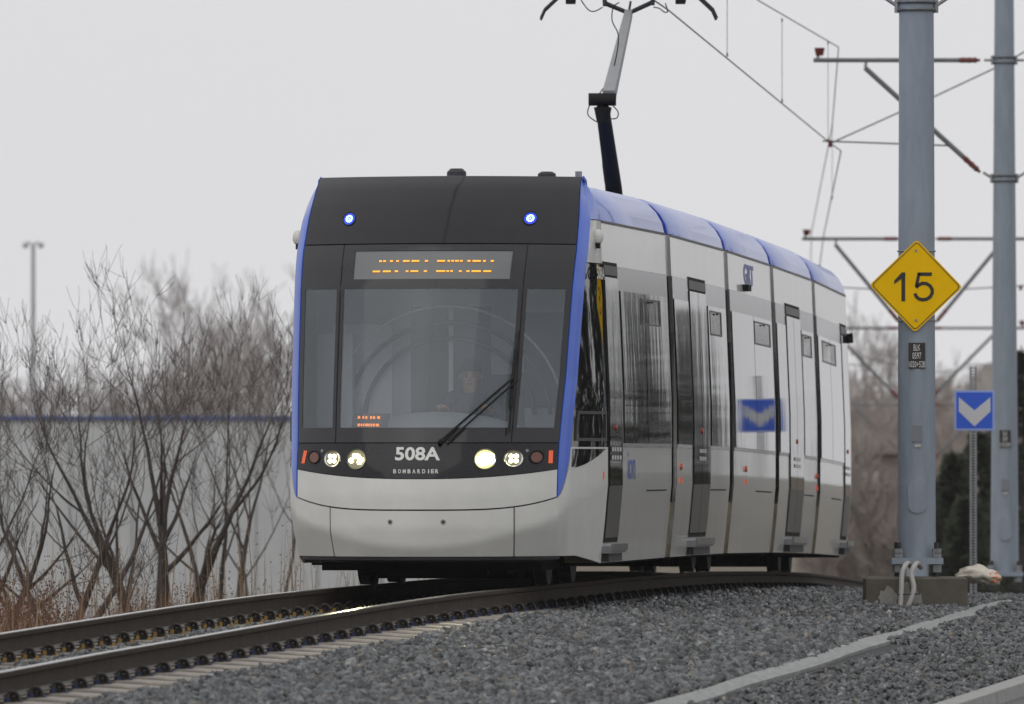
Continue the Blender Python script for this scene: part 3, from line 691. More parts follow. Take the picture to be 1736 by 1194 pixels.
def tiltframe(fr, par, s0, s1, sg, w0=2.23, w1=2.46):
    mb = MB(); e = .015; o = .016
    for a in ((s0,s1,w0,w0+e),(s0,s1,w1-e,w1),(s0,s0+.035,w0+e,w1-e),(s1-.10,s1,w0+e,w1-e)): spatch(fr, *a, framegrey, off=o, thick=.008, sg=sg, mb=mb, nw=1)
    spatch(fr, s0+.035, s1-.10, w0+e, w1-e, sglass, off=o-.004, thick=.004, sg=sg, mb=mb, nw=1)
    mb.box((s0+.5*(s1-s0)-.04, sg*(side(2.4)+.018), 2.425),(s0+.5*(s1-s0)+.04, sg*(side(2.4)+.034), 2.44), black, fn=lambda a,b,c: fr(a,b,c))
    mb.build('tilt_window', parent=par)
def door(fr, par, s0, s1, sg, leaves=2):
    mb = spatch(fr, s0-.03, s1+.03, .36, 2.73, black, off=.006, thick=.004, sg=sg)
    d = mb.build('door', parent=tram, smooth=True); W = (s1-s0)/leaves
    for k in range(leaves):
        mb = MB(); a, b = s0+k*W+.015, s0+(k+1)*W-.015
        spatch(fr, a, b, .84, 2.60, doorg, off=.014, thick=.006, sg=sg, mb=mb); spatch(fr, a, b, .40, .84, sill, off=.014, thick=.006, sg=sg, mb=mb)
        mb.build('door_leaf', parent=d, smooth=True)
    mb = spatch(fr, s0, s1, 2.62, 2.70, framegrey, off=.012, thick=.006, sg=sg); mb.build('door_header', parent=d)
    mb = MB(); mid = (s0+s1)/2
    mb.tube([fr(mid-.05, sg*(side(1.33)+.012), 1.33), fr(mid-.05, sg*(side(1.33)+.025), 1.33)], .024, mat('button_red', (.5,.05,.03), .3), n=12); mb.build('door_button', parent=d, smooth=True)
    mb = MB()
    for wv in (1.06, 1.13):
        for q in range(4): spatch(fr, mid-.42+q*.2, mid-.42+q*.2+.13, wv, wv+.035, swhite, off=.022, thick=.002, sg=sg, mb=mb, nw=1)
    mb.build('door_sticker', parent=d)
    mb = MB(); kx = 1.36 if sg > 0 else 1.29; mb.box((s0-.05, sg*1.20, .27),(s1+.05, sg*kx, .33), steel, fn=lambda a,b,c: fr(a,b,c)); mb.box((s0, sg*1.20, .20),(s1, sg*min(1.33,kx-.01), .27), darkm, fn=lambda a,b,c: fr(a,b,c))
    mb.box((s0-.05, sg*(kx-.005), .29),(s1+.05, sg*(kx+.015), .35), sill, fn=lambda a,b,c: fr(a,b,c))
    mb.build('door_step', parent=tram)
gap = .24
plans = [ # front offset, end, doors, windows, tilts per section, in metres behind its front joint
 dict(a=.0, doors=[(.02,1.02,1)], wins=[(1.20,3.02),(3.06,4.95)], tilt=[(2.72,4.35)]),
 dict(a=gap, doors=[(1.95,3.75,2)], wins=[(.30,1.80),(3.95,5.95)], tilt=[(4.1,5.4)]),
 dict(a=gap, doors=[], wins=[(.35,2.9),(2.94,5.2)], tilt=[(3.0,5.0)]),
 dict(a=gap, doors=[(1.55,3.35,2)], wins=[(.30,1.40),(3.5,5.1)], tilt=[(3.6,4.8)]),
 dict(a=gap, doors=[(4.35,5.35,1)], wins=[(.30,2.2),(2.24,4.2)], tilt=[(.9,3.2)])]
for i, pl in enumerate(plans):
    fr = FR(i); Ln = frames[i][5]; s0, s1 = pl['a'], (Ln-gap if i < 4 else Ln)
    body = shell(fr, s0+.001, s1, 'body_section'); roofshell(fr, s0+(.001 if i else 0), s1)
    for sg in (1, -1):
        mb = spatch(fr, s0+.02, s1-.02, 1.165, 2.705, bandm, off=.004, thick=.004, sg=sg); mb.build('window_band', parent=body, smooth=True)
        for (a, b) in pl['wins']: window(fr, body, a, b, sg)
        for (a, b) in pl['tilt']: tiltframe(fr, body, a, b, sg)
        for (a, b, k) in pl['doors']: door(fr, body, a, b, sg, k)
        hx = pl['wins'][-1]; mb = spatch(fr, hx[0], hx[1]-.25, .785, .797, black, off=.003, thick=.003, sg=sg, nw=1); mb.build('panel_seam', parent=body)
        # gutter line between white panel and blue roof
        mb = spatch(fr, s0+.01, s1-.01, 3.055, 3.075, framegrey, off=.008, thick=.008, sg=sg, nw=1); mb.build('gutter', parent=body)
        ms = {0:-.22, 1:.62, 2:1.6, 3:5.15, 4:.0}[i]
        if 1 <= i <= 3:
            mb = MB(); mb.tube([fr(ms, sg*side(1.0), 1.0), fr(ms, sg*(side(1.0)+.02), 1.0)], .030, mat('marker_orange', (.6,.12,.03), .3), n=10)
            mb.box((ms-.03, sg*side(.86)*1., .85),(ms+.03, sg*(side(.86)+.015), .90), orange, fn=lambda a,b,c: fr(a,b,c)); mb.build('side_marker', parent=body, smooth=True)
    if i < 4:   # gangway bellows to the next section
        f2 = FR(i+1); mb = MB(); R_ = [(-1.15,.42),(-1.17,.85),(-1.16,2.6),(-1.13,2.75),(-1.08,3.05),(-1.0,3.15),(-.82,3.22),(.82,3.22),(1.0,3.15),(1.08,3.05),(1.13,2.75),(1.16,2.6),(1.17,.85),(1.15,.42)]
        rows = []; n = len(R_)
        for q in range(9):
            k = q/8; rr = 1.0 if q % 2 == 0 else .955
            for v, w_ in R_:
                p = fr(Ln-gap+.002, v*rr, w_ if w_ < 1 else 1+(w_-1)*(1 if rr == 1 else .985)).lerp(f2(gap-.002, v*rr, w_ if w_ < 1 else 1+(w_-1)*(1 if rr == 1 else .985)), k); rows.append(p)
        mb.add(rows, [(a*n+b, a*n+(b+1)%n, (a+1)*n+(b+1)%n, (a+1)*n+b) for a in range(8) for b in range(n)], rubber)
        mb.build('gangway_bellows', parent=tram)
# rear cab, a shorter mirror of the nose
fr5 = FR(4); L5 = frames[4][5]; mb = MB(); G = []
for i in range(25):
    a = -1+2*i/24; r_ = []
    for w_ in (.25,.6,.85,1.2,1.8,2.5,2.9,3.2,3.41):
        hh = side(w_) if w_ < 3.07 else 1.262-.28*((w_-3.07)/.34)**1.5
        d = ip(w_, UE)*.9+.1; r_.append((fr5(L5+d*(1-abs(a)**2.6), hh*a if abs(a) < 1 else hh*a, w_), fr5(1,0,0)-fr5(0,0,0)))
    G.append(r_)
mb.grid(G, maskm, None, flip=True); mb.build('rear_cab', parent=tram, smooth=True, angle=60)
mb = MB(); mb.tube([fr5(L5-.1,1.25,2.62), fr5(L5-.1,1.31,2.62), fr5(L5-.1,1.32,2.54)], [.02,.055,.04], black, n=10); mb.build('camera_pod', parent=tram, smooth=True)
# line numbers and logos on the side
def side_text(i, txt, m, s0, s1, w0, w1, name, bold=.02, off=.004):
    fr = FR(i); mb = MB()
    add_text(mb, txt, m, lambda a, b: fr(s1+(s0-s1)*(1-a), side(w0+(w1-w0)*b)+off, w0+(w1-w0)*b), bold=bold); mb.build(name, parent=tram)
side_text(0, '508A', letter, -.62, -.06, 2.57, 2.68, 'fleet_number', off=.02)
side_text(0, 'ion', letter_b, 1.5, 2.1, .89, 1.13, 'line_logo', bold=.0)
side_text(2, 'GRT', mat('logo_blue', (.10,.14,.42), .4), 2.1, 3.3, 2.80, 3.0, 'operator_logo', bold=.03)
mb = MB(); mb.box((1.9,1.27,2.73),(2.3,1.33,2.79), black, fn=lambda a,b,c: FR(2)(a,b,c)); mb.build('side_camera', parent=tram)
mb = MB(); mb.box((-.02,1.322,.70),(.02,1.34,.76), orange, fn=lambda a,b,c: fr0(a-.25,b-.02,c+.2)); mb.build('side_marker', parent=tram)
# underframe and bogies
def underbox(i, s0, s1, vw, w0, w1, name='underframe'):
    mb = MB(); mb.box((s0,-vw,w0),(s1,vw,w1), under, fn=lambda a,b,c: FR(i)(a,b,c)); return mb.build(name, parent=tram)
for i in range(5): underbox(i, .05 if i == 0 else .1, frames[i][5]-.1, 1.20, .17, .42)
underbox(0, -1.35, .05, .92, .14, .36); underbox(0, -1.05, -.2, .6, .10, .20)
def bogie(i, sc_):
    fr = FR(i); mb = MB(); mb.box((sc_-1.15,-.95,.16),(sc_+1.15,.95,.34), under, fn=lambda a,b,c: fr(a,b,c))
    b = mb.build('bogie', parent=tram)
    for s_ in (sc_-.9, sc_+.9):
        for sg in (-1, 1):
            mb = MB()
            for (v0, v1, r) in ((.70,.80,.29),(.675,.70,.315)):
                mb.tube([(s_, sg*v0, .29+.0),(s_, sg*v1, .29)], r, darkm, n=28, fn=lambda a,b_,c: fr(a,b_,c+.003))
            mb.build('wheel', parent=b, smooth=True)
        mb = MB(); mb.box((s_-.25,-.62,.06),(s_+.25,.62,.2), under, fn=lambda a,b_,c: fr(a,b_,c)); mb.build('axle_box', parent=b)
bogie(0, 1.1); bogie(2, 2.8); bogie(4, 2.5)
# skirts under the nose: small coupler cover block seen on the left
underbox(0, -1.25, -.9, .45, .10, .2, 'coupler_cover')

# --- pantograph, on the roof of the third section
fp = FR(2); pg = MB()
def fpp(s, v, w): return fp(s, v, w)
pb = MB(); pb.box((-.2+4.6,-.5,3.42),(.9+4.6,.5,3.52), darkm, fn=fpp); pant = pb.build('pantograph', parent=tram)
Yp = 106.4
def TP(Y, v, z): return Vector(T(Y, v, 0))+Vector((0,0,z))
base = P(1040, 315, 106.2); knee = P(1022, 172, 104.2); head = P(1066, 22, 106.9)
mb = MB(); mb.tube([base+Vector((.03,.3,-.35)), base, knee+Vector((.0,0,-.08))], [.095,.085,.07], black, n=12); mb.build('lower_arm', parent=pant, smooth=True)
mb = MB(); mb.tube([knee+Vector((-.14,0,.02)), knee+Vector((.13,0,.02))], .062, black, n=16); mb.tube([knee+Vector((0,0,-.06)), knee+Vector((0,.02,-.2))], [.09,.06], black, n=12); mb.build('knee_joint', parent=pant, smooth=True)
mb = MB(); mb.tube([knee+Vector((.06,0,.05)), head], [.085,.052], panto_g, n=4)
ax = MB()
mb.build('upper_arm', parent=pant)
mb = MB(); hl = head+Vector((-.24,0,.10)); hr = head+Vector((.24,0,.11))
mb.tube([hl, head, hr], .024, darkm, n=8)
for e in (hl, hr):
    mb.tube([e+Vector((0,-.03,-.03)), e+Vector((0,.0,.10)), e+Vector((0,0,.16))], [.02,.026,.012], darkm, n=8); mb.tube([e+Vector((0,-.22,.13)), e+Vector((0,.22,.13))], .018, darkm, n=6)
mb.tube([head+Vector((0,0,.0)), head+Vector((.02,0,.12))], .012, darkm, n=6)
for dy in (-.2, .2):   # two contact strips with bent horns
    c = head+Vector((0, dy, .30))
    mb.tube([c+Vector((-.88,0,-.36)), c+Vector((-.84,0,-.27)), c+Vector((-.66,0,-.10)), c+Vector((-.5,0,-.01)), c+Vector((.5,0,-.01)), c+Vector((.66,0,-.10)), c+Vector((.84,0,-.27)), c+Vector((.88,0,-.36))], .014, darkm, n=6)
    mb.box(tuple(c+Vector((-.5,-.025,0))), tuple(c+Vector((.5,.025,.035))), darkm)
    for q in (-.57, .53): mb.box(tuple(c+Vector((q-.06,-.03,-.20))), tuple(c+Vector((q+.04,.03,-.06))), black)
mb.tube([head+Vector((-.5,-.05,.24)), head+Vector((.5,-.05,.24))], .012, darkm, n=6)
mb.build('collector_head', parent=pant, smooth=True, angle=50)
mb = MB()
def curve(pts, n=12):
    pts = [Vector(p) for p in pts]; o = []
    for i in range(len(pts)-1):
        p0, p1, p2, p3 = pts[max(i-1,0)], pts[i], pts[i+1], pts[min(i+2,len(pts)-1)]
        for k in range(n):
            t = k/n; o.append(.5*((2*p1)+(-p0+p2)*t+(2*p0-5*p1+4*p2-p3)*t*t+(-p0+3*p1-3*p2+p3)*t**3))
    o.append(pts[-1]); return o
kp = lambda x, y, Y=105.: P(x, y, Y)
for pts in ([(1030,140),(1015,160),(1000,178),(997,195),(1012,207)],[(1030,172),(1040,180),(1048,190),(1046,200),(1035,201),(1024,195),(1030,205)],[(1050,4),(1040,12),(1038,35),(1048,58),(1046,90),(1034,138),(1022,160)],[(985,0),(997,16),(1008,19),(1022,12)],[(1108,12),(1118,14),(1126,20),(1132,19),(1128,5)]):
    mb.tube(curve([kp(*p) for p in pts], 6), .006, black, n=5)
mb.tube([kp(1020,230), kp(1022,280), kp(1026,312)], .007, black, n=5)
mb.build('pantograph_cable', parent=pant)

# ---------------------------------------------------------------- driver
dv = root('driver', fr0(-.30,.36,.9), 'tram driver in a dark jacket sitting behind the windshield with both hands on the console', 'person')
fr0_ = fr0
fr0 = lambda s, v, w: fr0_(s, v-.16, w+.04)
def skinned(verts, edges, rad, m, name, parent, sub=1):
    me = bpy.data.meshes.new(name); o3 = Vector(parent['_org']); me.from_pydata([tuple(Vector(v)-o3) for v in verts], edges, [])
    o = bpy.data.objects.new(name, me); col.objects.link(o); o.parent = parent; me.materials.append(m)
    a = o.modifiers.new('skin', 'SKIN'); a.use_smooth_shade = True
    for k, r in enumerate(rad): me.skin_vertices[0].data[k].radius = (r, r) if not hasattr(r, '__len__') else r
    me.skin_vertices[0].data[0].use_root = True
    b = o.modifiers.new('sub', 'SUBSURF'); b.levels = sub; b.render_levels = sub
    return o
def body():
    V = []; E = []; R = []
    def add(p, r, par=None):
        V.append(fr0(*p)); R.append(r)
        if par is not None: E.append((par, len(V)-1))
        return len(V)-1
    hip = add((-.22,.36,1.03), .15); w1 = add((-.24,.36,1.2), (.14,.12), hip); ch = add((-.26,.36,1.42), (.18,.13), w1); nk = add((-.28,.36,1.555), (.065,.065), ch); hd0 = add((-.325,.36,1.635), .066, nk); hd1 = add((-.32,.36,1.72), .092, hd0); hd2 = add((-.31,.36,1.80), .074, hd1)
    for sg in (-1, 1):
        sh = add((-.27,.36+sg*.19,1.52), .07, ch); el = add((-.45,.36+sg*.27,1.32), .048, sh); wr = add((-.72,.36+sg*.20,1.44), .03, el); pm = add((-.80,.36+sg*.18,1.46), (.04,.02), wr)
        for k in range(4):
            f0 = add((-.85,.36+sg*(.145+.022*k),1.47), .010, pm); add((-.88,.36+sg*(.145+.022*k),1.455-.004*abs(k-1)), .0085, f0)
        t0 = add((-.80,.36+sg*.135,1.45), .011, pm); add((-.84,.36+sg*.12,1.44), .009, t0)
        kn = add((-.66,.36+sg*.13,1.06), .075, hip); ft = add((-.68,.36+sg*.13,.68), .05, kn); add((-.84,.36+sg*.13,.60), .045, ft)
    return V, E, R
V, E_, R_ = body(); bo = skinned(V, E_, R_, skin, 'body', dv)
# jacket over torso and arms
V = [fr0(*p) for p in ((-.22,.36,1.0),(-.24,.36,1.2),(-.26,.36,1.42),(-.27,.36,1.535),(-.27,.17,1.525),(-.45,.09,1.31),(-.70,.16,1.435),(-.27,.55,1.525),(-.45,.63,1.31),(-.70,.56,1.435))]
skinned(V, [(0,1),(1,2),(2,3),(3,4),(4,5),(5,6),(3,7),(7,8),(8,9)], [.17,(.165,.14),(.20,.15),.10,.085,.062,.042,.085,.062,.042], cloth, 'jacket', dv)
mb = MB(); vs = []; fs = []
for i in range(7):
    la = pi/2*i/6
    for k in range(14): a = 2*pi*k/14; vs.append(fr0(-.30-.11*cos(a)*cos(la*.98), .36+.098*sin(a)*cos(la*.98), 1.765+.105*sin(la)+(.0 if cos(a) > 0 else -.05*(-cos(a)))*(1-i/6)))
for i in range(6):
    for k in range(14): fs.append((i*14+k, i*14+(k+1)%14, (i+1)*14+(k+1)%14, (i+1)*14+k))
mb.add(vs, fs, hairm); mb.build('hair', parent=dv, smooth=True)
fa = MB()
for sg in (-1, 1):
    fa.tube([fr0(-.402,.36+sg*.034,1.722), fr0(-.409,.36+sg*.034,1.722)], .010, black, n=8)
    fa.tube([fr0(-.31,.36+sg*.088,1.735), fr0(-.31,.36+sg*.094,1.70)], .010, skin, n=6)
    fa.tube([fr0(-.398,.36+sg*.015,1.743), fr0(-.398,.36+sg*.052,1.741)], .005, hairm, n=5)
fa.tube([fr0(-.40,.36,1.725), fr0(-.424,.36,1.692), fr0(-.40,.36,1.685)], [.007,.012,.007], skin, n=6); fa.tube([fr0(-.392,.338,1.655), fr0(-.397,.36,1.656), fr0(-.392,.382,1.655)], .004, insul, n=5)
fa.build('face', parent=dv, smooth=True)

fr0 = fr0_
# ---------------------------------------------------------------- catenary poles
def pole(X, Yp, zg, top, r0, r1, label, ztube, zlow, Xwire, zwire, detail=True, zbase=None, facing=1):
    g = root('catenary_pole', (X, Yp, zg), label, 'pole', 'grey catenary poles beside the track')
    mb = MB(); mb.tube([(X,Yp,zg),(X,Yp,top)], [r0, r1], polegrey, n=40); mb.build('mast', parent=g, smooth=True, angle=60)
    for sg in (-1, 1):
        for zz in (ztube, zlow):
            mb = MB(); rr = r0+(r1-r0)*(zz-zg)/(top-zg)+.012
            for dz in (-.035, .035): mb.tube([(X+rr*cos(a), Yp+rr*sin(a), zz+dz) for a in np.linspace(0, 2*pi, 25)], .014, galv, n=6)
            mb.tube([(X+sg*rr,Yp,zz-.06),(X+sg*rr,Yp,zz+.06)], .03, galv, n=8)
            mb.tube([(X+sg*rr,Yp,zz),(X+sg*(rr+.12),Yp,zz+(.0 if zz == ztube else .08))], .017, galv, n=8)
            if sg == -1 or True: mb.build('clamp', parent=g, smooth=True)
        reach = abs(X-Xwire)
        xe = X+sg*(reach+.22); xi = X+sg*(r0+.13)
        mb = MB(); mb.tube([(xi+sg*.28,Yp,ztube),(xe,Yp,ztube)], .03, tubegrey, n=10); mb.tube([(xe-sg*.05,Yp,ztube+.03),(xe-sg*.10,Yp,ztube+.13)], .02, galv, n=6)
        mb.tube([(xe-sg*.08,Yp,ztube+.06),(xe-sg*.08,Yp,ztube+.16)], [.05,.07], insul, n=10); mb.build('top_tube', parent=g, smooth=True)
        xd = X+sg*(reach*.80); zd = ztube-.10
        dvx = Vector((xd-xi,0,zd-(zlow+.08))); dn = dvx.normalized(); p0 = Vector((xi,Yp,zlow+.08))
        mb = MB(); mb.tube([p0+dn*.30, Vector((xd,Yp,zd))], .034, tubegrey, n=10); mb.tube([(xd,Yp,zd),(xd-sg*.02,Yp,ztube)], .02, galv, n=6); mb.build('diagonal_tube', parent=g, smooth=True)
        for a, b in ((Vector((xi,Yp,ztube)), Vector((xi+sg*.28,Yp,ztube))), (p0, p0+dn*.30)):
            mb = MB(); mb.tube([a, a.lerp(b,.12), a.lerp(b,.2), a.lerp(b,.35), a.lerp(b,.5), a.lerp(b,.65), a.lerp(b,.8), b], [.02,.02,.04,.032,.04,.032,.04,.03], insul, n=10); mb.build('insulator', parent=g, smooth=True)
        # steady arm
        k = (zwire+.0-p0.z)/dvx.z if abs(dvx.z) > 1e-3 else .4; k = max(.15, min(.6, k)); q = p0+dvx*k
        mb = MB(); mb.tube([q, q+Vector((-0*sg,0,-.03)), (X+sg*(reach+.1), Yp, zwire+.03)], .013, tubegrey, n=6); mb.tube([(X+sg*reach,Yp,zwire+.04),(X+sg*(reach),Yp,zwire-.05)], .03, insul, n=8)
        mb.build('steady_arm', parent=g, smooth=True)
    if detail:
        mb = MB(); h = .235; zb = zg
        mb.box((X-h,Yp-h,zb),(X+h,Yp+h,zb+.055), polegrey); mb.build('base_plate', parent=g)
        for sx in (-1,1):
            for sy in (-1,1):
                bx_, by_ = X+sx*.175*1.0, Yp+sy*.175
                mb = MB(); mb.tube([(bx_,by_,zb-.18),(bx_,by_,zb+.20)], .024, darkm, n=10)
                for z0 in (.055,.10): mb.tube([(bx_,by_,zb+z0+.002),(bx_,by_,zb+z0+.042)], .045, steel, n=6)
                mb.tube([(bx_,by_,zb-.075),(bx_,by_,zb-.005)], .046, steel, n=6); mb.build('anchor_bolt', parent=g)
        mb = MB(); fy = Yp-r0+.004
        vs = [(X+.0+.085*cos(a), fy-.012, zb+.62+(.07 if sin(a)>0 else -.07)+.085*sin(a)) for a in np.linspace(0,2*pi,29)[:-1]]
        vs2 = [(x, y+.09, z) for x, y, z in vs]; n = len(vs)
        mb.add(vs+vs2, [tuple(range(n))]+[(i,(i+1)%n,(i+1)%n+n,i+n) for i in range(n)], polegrey); mb.build('hand_hole_cover', parent=g)
        mb = MB(); mb.box((X-.025+.0,Yp-r0-.004,zb+1.07),(X+.03,Yp-r0+.05,zb+1.095), mat('label_pale', (.42,.42,.36), .6)); mb.build('small_label', parent=g)
        g2 = MB(); g2.box((X-.05,Yp-r0-.003,zb+1.12),(X+.045,Yp-r0+.05,zb+1.27), mat('worn_patch', (.19,.20,.225), .8)); g2.build('worn_sticker', parent=g)
    return g
zb1 = HC-(955-HY)*98/F+.0
pX = (1554-CX)*98/F
pole(pX, 98, .085, 8.1, .176, .150, 'nearest grey steel catenary pole carrying the yellow 15 speed sign', 6.72, 5.20, .42, 5.86)
pole((1703-CX)*140/F, 140, -.23, 8.2, .186, .120, 'second grey catenary pole, behind the blue arrow sign at the right edge', 6.53, 4.98, 4.17, 5.44)
pole((1556-CX)*185/F, 185, -1.5, 7.0, .18, .15, 'third catenary pole in the row, mostly hidden behind the nearest pole', 5.39, 3.86, 5.24, 4.55, detail=False)
pole((1551-CX)*230/F, 230, -2.1, 6.2, .18, .15, 'fourth catenary pole in the row, its brackets just above the far treetops', 4.67, 3.05, 6.5, 3.9, detail=False)
pole((1560-CX)*290/F, 290, -2.6, 5.2, .18, .15, 'farthest catenary pole, its top tube low over the hazy trees', 3.70, 2.1, 8.9, 2.9, detail=False)
# concrete footing under the nearest pole and its conduits
mb = MB(); fx0, fx1 = (1468-CX)*97.6/F, (1640-CX)*97.6/F; fz1 = -.03
def jag(p): return p
for (a, b, c) in ((fx0, fx1, 0),):
    x0, x1, y0, y1, z0, z1, bv = a, b, 97.55, 98.45, -.5, fz1, .02
    vs = [(x0,y0,z0),(x1,y0,z0),(x1,y1,z0),(x0,y1,z0),(x0,y0,z1-bv),(x1,y0,z1-bv),(x1,y1,z1-bv),(x0,y1,z1-bv),(x0+bv,y0+bv,z1),(x1-bv,y0+bv,z1-.003),(x1-bv,y1-bv,z1),(x0+bv,y1-bv,z1)]
    mb.add(vs, [(3,2,1,0),(0,1,5,4),(1,2,6,5),(2,3,7,6),(3,0,4,7),(4,5,9,8),(5,6,10,9),(6,7,11,10),(7,4,8,11),(8,9,10,11)], footm)
def blob(x0, x1, z0, z1, seed):
    r_ = random.Random(seed); pts = []
    for k in range(26):
        a = 2*pi*k/26; rr = r_.uniform(.72, 1.0); pts.append(((x0+x1)/2+(x1-x0)/2*rr*cos(a), 97.546, (z0+z1)/2+(z1-z0)/2*rr*sin(a)))
    mb.add(pts, [tuple(range(26))], splash)
blob(fx0+.10, fx0+.30, -.40, -.10, 1); blob(fx0+.30, fx0+.42, -.42, -.05, 2); blob(fx0+.42,fx0+.52,-.42,-.14,3)
tag(mb.build('concrete_footing', org=(pX,98,-.3)), 'brown stained concrete footing block under the nearest pole, with pale grout splashes', 'footing')
mb = MB()
for k, (xa, xb) in enumerate(((1537,1528),(1553,1549))):
    p = [P(xa+8, 962, 97.75), P(xa+2, 955, 97.6), P(xa-4, 962, 97.5), P(xa-8, 975, 97.47), P(xb, 1000, 97.44), P(xb-2+(-8 if k else 0), 1030, 97.42)]
    mb.tube(curve(p, 6), .024, pipem, n=10)
mb.tube([P(1520,1008,97.42), P(1560,1007,97.42)], .006, darkm, n=5)
tag(mb.build('conduit_pair', org=P(1540,1000,97.5), smooth=True), 'pair of grey cable conduits strapped over the front of the concrete footing', 'conduit')

# signs
def plate(name, pts, Yp, thick, m): 
    mb = MB(); n = len(pts); mb.add([(x,Yp,z) for x,z in pts]+[(x,Yp+thick,z) for x,z in pts], [tuple(range(n)), tuple(range(2*n-1,n-1,-1))]+[(i,i+n,(i+1)%n+n,(i+1)%n) for i in range(n)], m); return mb
def rounded_diamond(c, z, R, r, n=5):
    pts = []
    for k in range(4):
        a0 = pi/2*k; ca, sa = cos(a0), sin(a0); d = R-r*2**.5
        for j in range(n+1):
            t = a0-pi/4+pi/2*j/n; pts.append((c+ca*d+r*cos(t), z+sa*d+r*sin(t)))
    return pts
Ys_ = 98-.165-.03; sc = P(1553, 485, Ys_); R0 = 79*Ys_/F
sg_ = root('speed_sign', tuple(sc), 'yellow diamond speed sign with black border reading 15 on the nearest pole', 'sign')
def rot3(pts, a=radians(1.2)): return [(sc.x+(x-sc.x)*cos(a)+(z-sc.z)*sin(a), sc.z-(x-sc.x)*sin(a)+(z-sc.z)*cos(a)) for x, z in pts]
plate('p', rot3(rounded_diamond(sc.x, sc.z, R0, .035)), Ys_, .004, yel).build('sign_plate', parent=sg_)
mb = MB(); o_ = rot3(rounded_diamond(sc.x, sc.z, R0*.955, .03)); i_ = rot3(rounded_diamond(sc.x, sc.z, R0*.93, .026)); n = len(o_)
mb.add([(x,Ys_-.002,z) for x,z in o_]+[(x,Ys_-.002,z) for x,z in i_], [(k,(k+1)%n,(k+1)%n+n,k+n) for k in range(n)], blk); mb.build('sign_border', parent=sg_)
mb = MB()
def ribbon(px, w_):
    p = [P(x, y, Ys_) for x, y in px]; L_ = []; R_ = []
    for i in range(len(p)):
        d = (p[min(i+1,len(p)-1)]-p[max(i-1,0)]).normalized(); q = Vector((-d.z,0,d.x))*w_/2*Ys_/F; L_.append(p[i]+q); R_.append(p[i]-q)
    vs = [Vector((v.x,Ys_-.003,v.z)) for v in L_+R_]; n = len(p); mb.add(vs, [(i,i+1,n+i+1,n+i) for i in range(n-1)], blk)
ribbon([(1531.5,462),(1531.5,511)], 6.5); 
mb.add([Vector((q.x,Ys_-.0036,q.z)) for q in (P(1535,462,Ys_),P(1535,468,Ys_),P(1516,482,Ys_),P(1516,476,Ys_),P(1529,462,Ys_))], [(0,1,2,3,4)], blk)
ribbon([(1557,465),(1580,465)], 6)
ribbon([(1558.5,462.3),(1553.5,486)], 5.5)
ribbon([(1553,488),(1557,483.5),(1564,480.5),(1571,481),(1577,485),(1580.5,491),(1580.5,497),(1577.5,503),(1572,507),(1565,508.5),(1558,507),(1553.5,503),(1551,497.5)], 6)
mb.build('sign_digits', parent=sg_)
for y_ in (425, 543):
    c = P(1553, y_, Ys_); mb = MB(); mb.tube([(c.x,Ys_-.008,c.z),(c.x,Ys_+.001,c.z)], .012, galv, n=10); mb.build('sign_bolt', parent=sg_)
    mb = MB(); rr = .172; mb.tube([(pX+rr*cos(a), 98+rr*sin(a), c.z) for a in np.linspace(0,2*pi,25)], .008, galv, n=5); mb.build('mounting_band', parent=sg_)
def numplate(c, Yf, W, H, lines, label):
    r_ = root('location_plate', (c.x, Yf, c.z), label, 'plate', 'black location number plates on the poles')
    mb = MB(); mb.box((c.x-W/2,Yf,c.z-H/2),(c.x+W/2,Yf+.012,c.z+H/2), blk); mb.build('plate', parent=r_); mb = MB()
    for txt, x0, x1, z0, z1 in lines:
        add_text(mb, txt, letter, lambda a, b: Vector((c.x+W*(x0+(x1-x0)*a), Yf-.003, c.z+H*(z0+(z1-z0)*b))), bold=.0)
    mb.build('plate_lettering', parent=r_)
LN = [('BLK',-.2,.2,.19,.43),('0597',-.26,.26,-.13,.12),('1020+528',-.47,.48,-.46,-.22)]
Y1 = 98-.176; numplate(P(1554.5,603,Y1), Y1, 28.5*Y1/F, 43.5*Y1/F, LN, 'black plate reading BLK 0597 on the nearest pole below the yellow sign')
LN2 = [('BLK',-.2,.2,.19,.43),('059',-.22,.22,-.13,.12),('1020',-.45,.45,-.46,-.22)]
Y2 = 140-.186; numplate(P(1704,744,Y2), Y2, 19*Y2/F, 29*Y2/F, LN2, 'black plate with blurred white numbers on the second pole')
Y3 = 120.; c = P(1652, 696, Y3); W = 34*Y3/F
bsn = root('arrow_sign', (P(1650,985,Y3).x, Y3, -.35), 'square blue sign with a white downward chevron on a thin perforated post', 'sign')
def rsq(c, h, r, n=4):
    pts = []
    for k, (sx, sz) in enumerate(((1,1),(-1,1),(-1,-1),(1,-1))):
        for j in range(n+1):
            t = pi/2*k+pi/2*j/n; pts.append((c.x+sx*(h-r)+r*cos(t), c.z+sz*(h-r)+r*sin(t)))
    return pts
plate('p', rsq(c, W, .02), Y3, .004, sedge).build('sign_plate', parent=bsn)
mb = plate('p', rsq(c, W*.90, .004), Y3-.002, .001, sblue); mb.build('sign_face', parent=bsn)
ch = [(-.78,.66),(0,.0),(.80,.66),(.80,-.05),(0,-.80),(-.78,-.05)]
mb = MB(); mb.add([(c.x+W*a, Y3-.0045, c.z+W*b) for a, b in ch], [(0,1,4,5),(1,2,3,4)], swhite); mb.build('chevron', parent=bsn)
mb = MB(); px_ = P(1650, 800, Y3).x; zt = P(0, 622, Y3).z
for sx in (-1, 1): mb.box((px_+sx*.028-.012,Y3+.006,-.4),(px_+sx*.028+.012,Y3+.03,zt), galv)
zz = -.4
while zz < zt-.01: mb.box((px_-.017,Y3+.008,zz),(px_+.017,Y3+.014,zz+.016), galv); zz += .032
mb.build('post', parent=bsn)
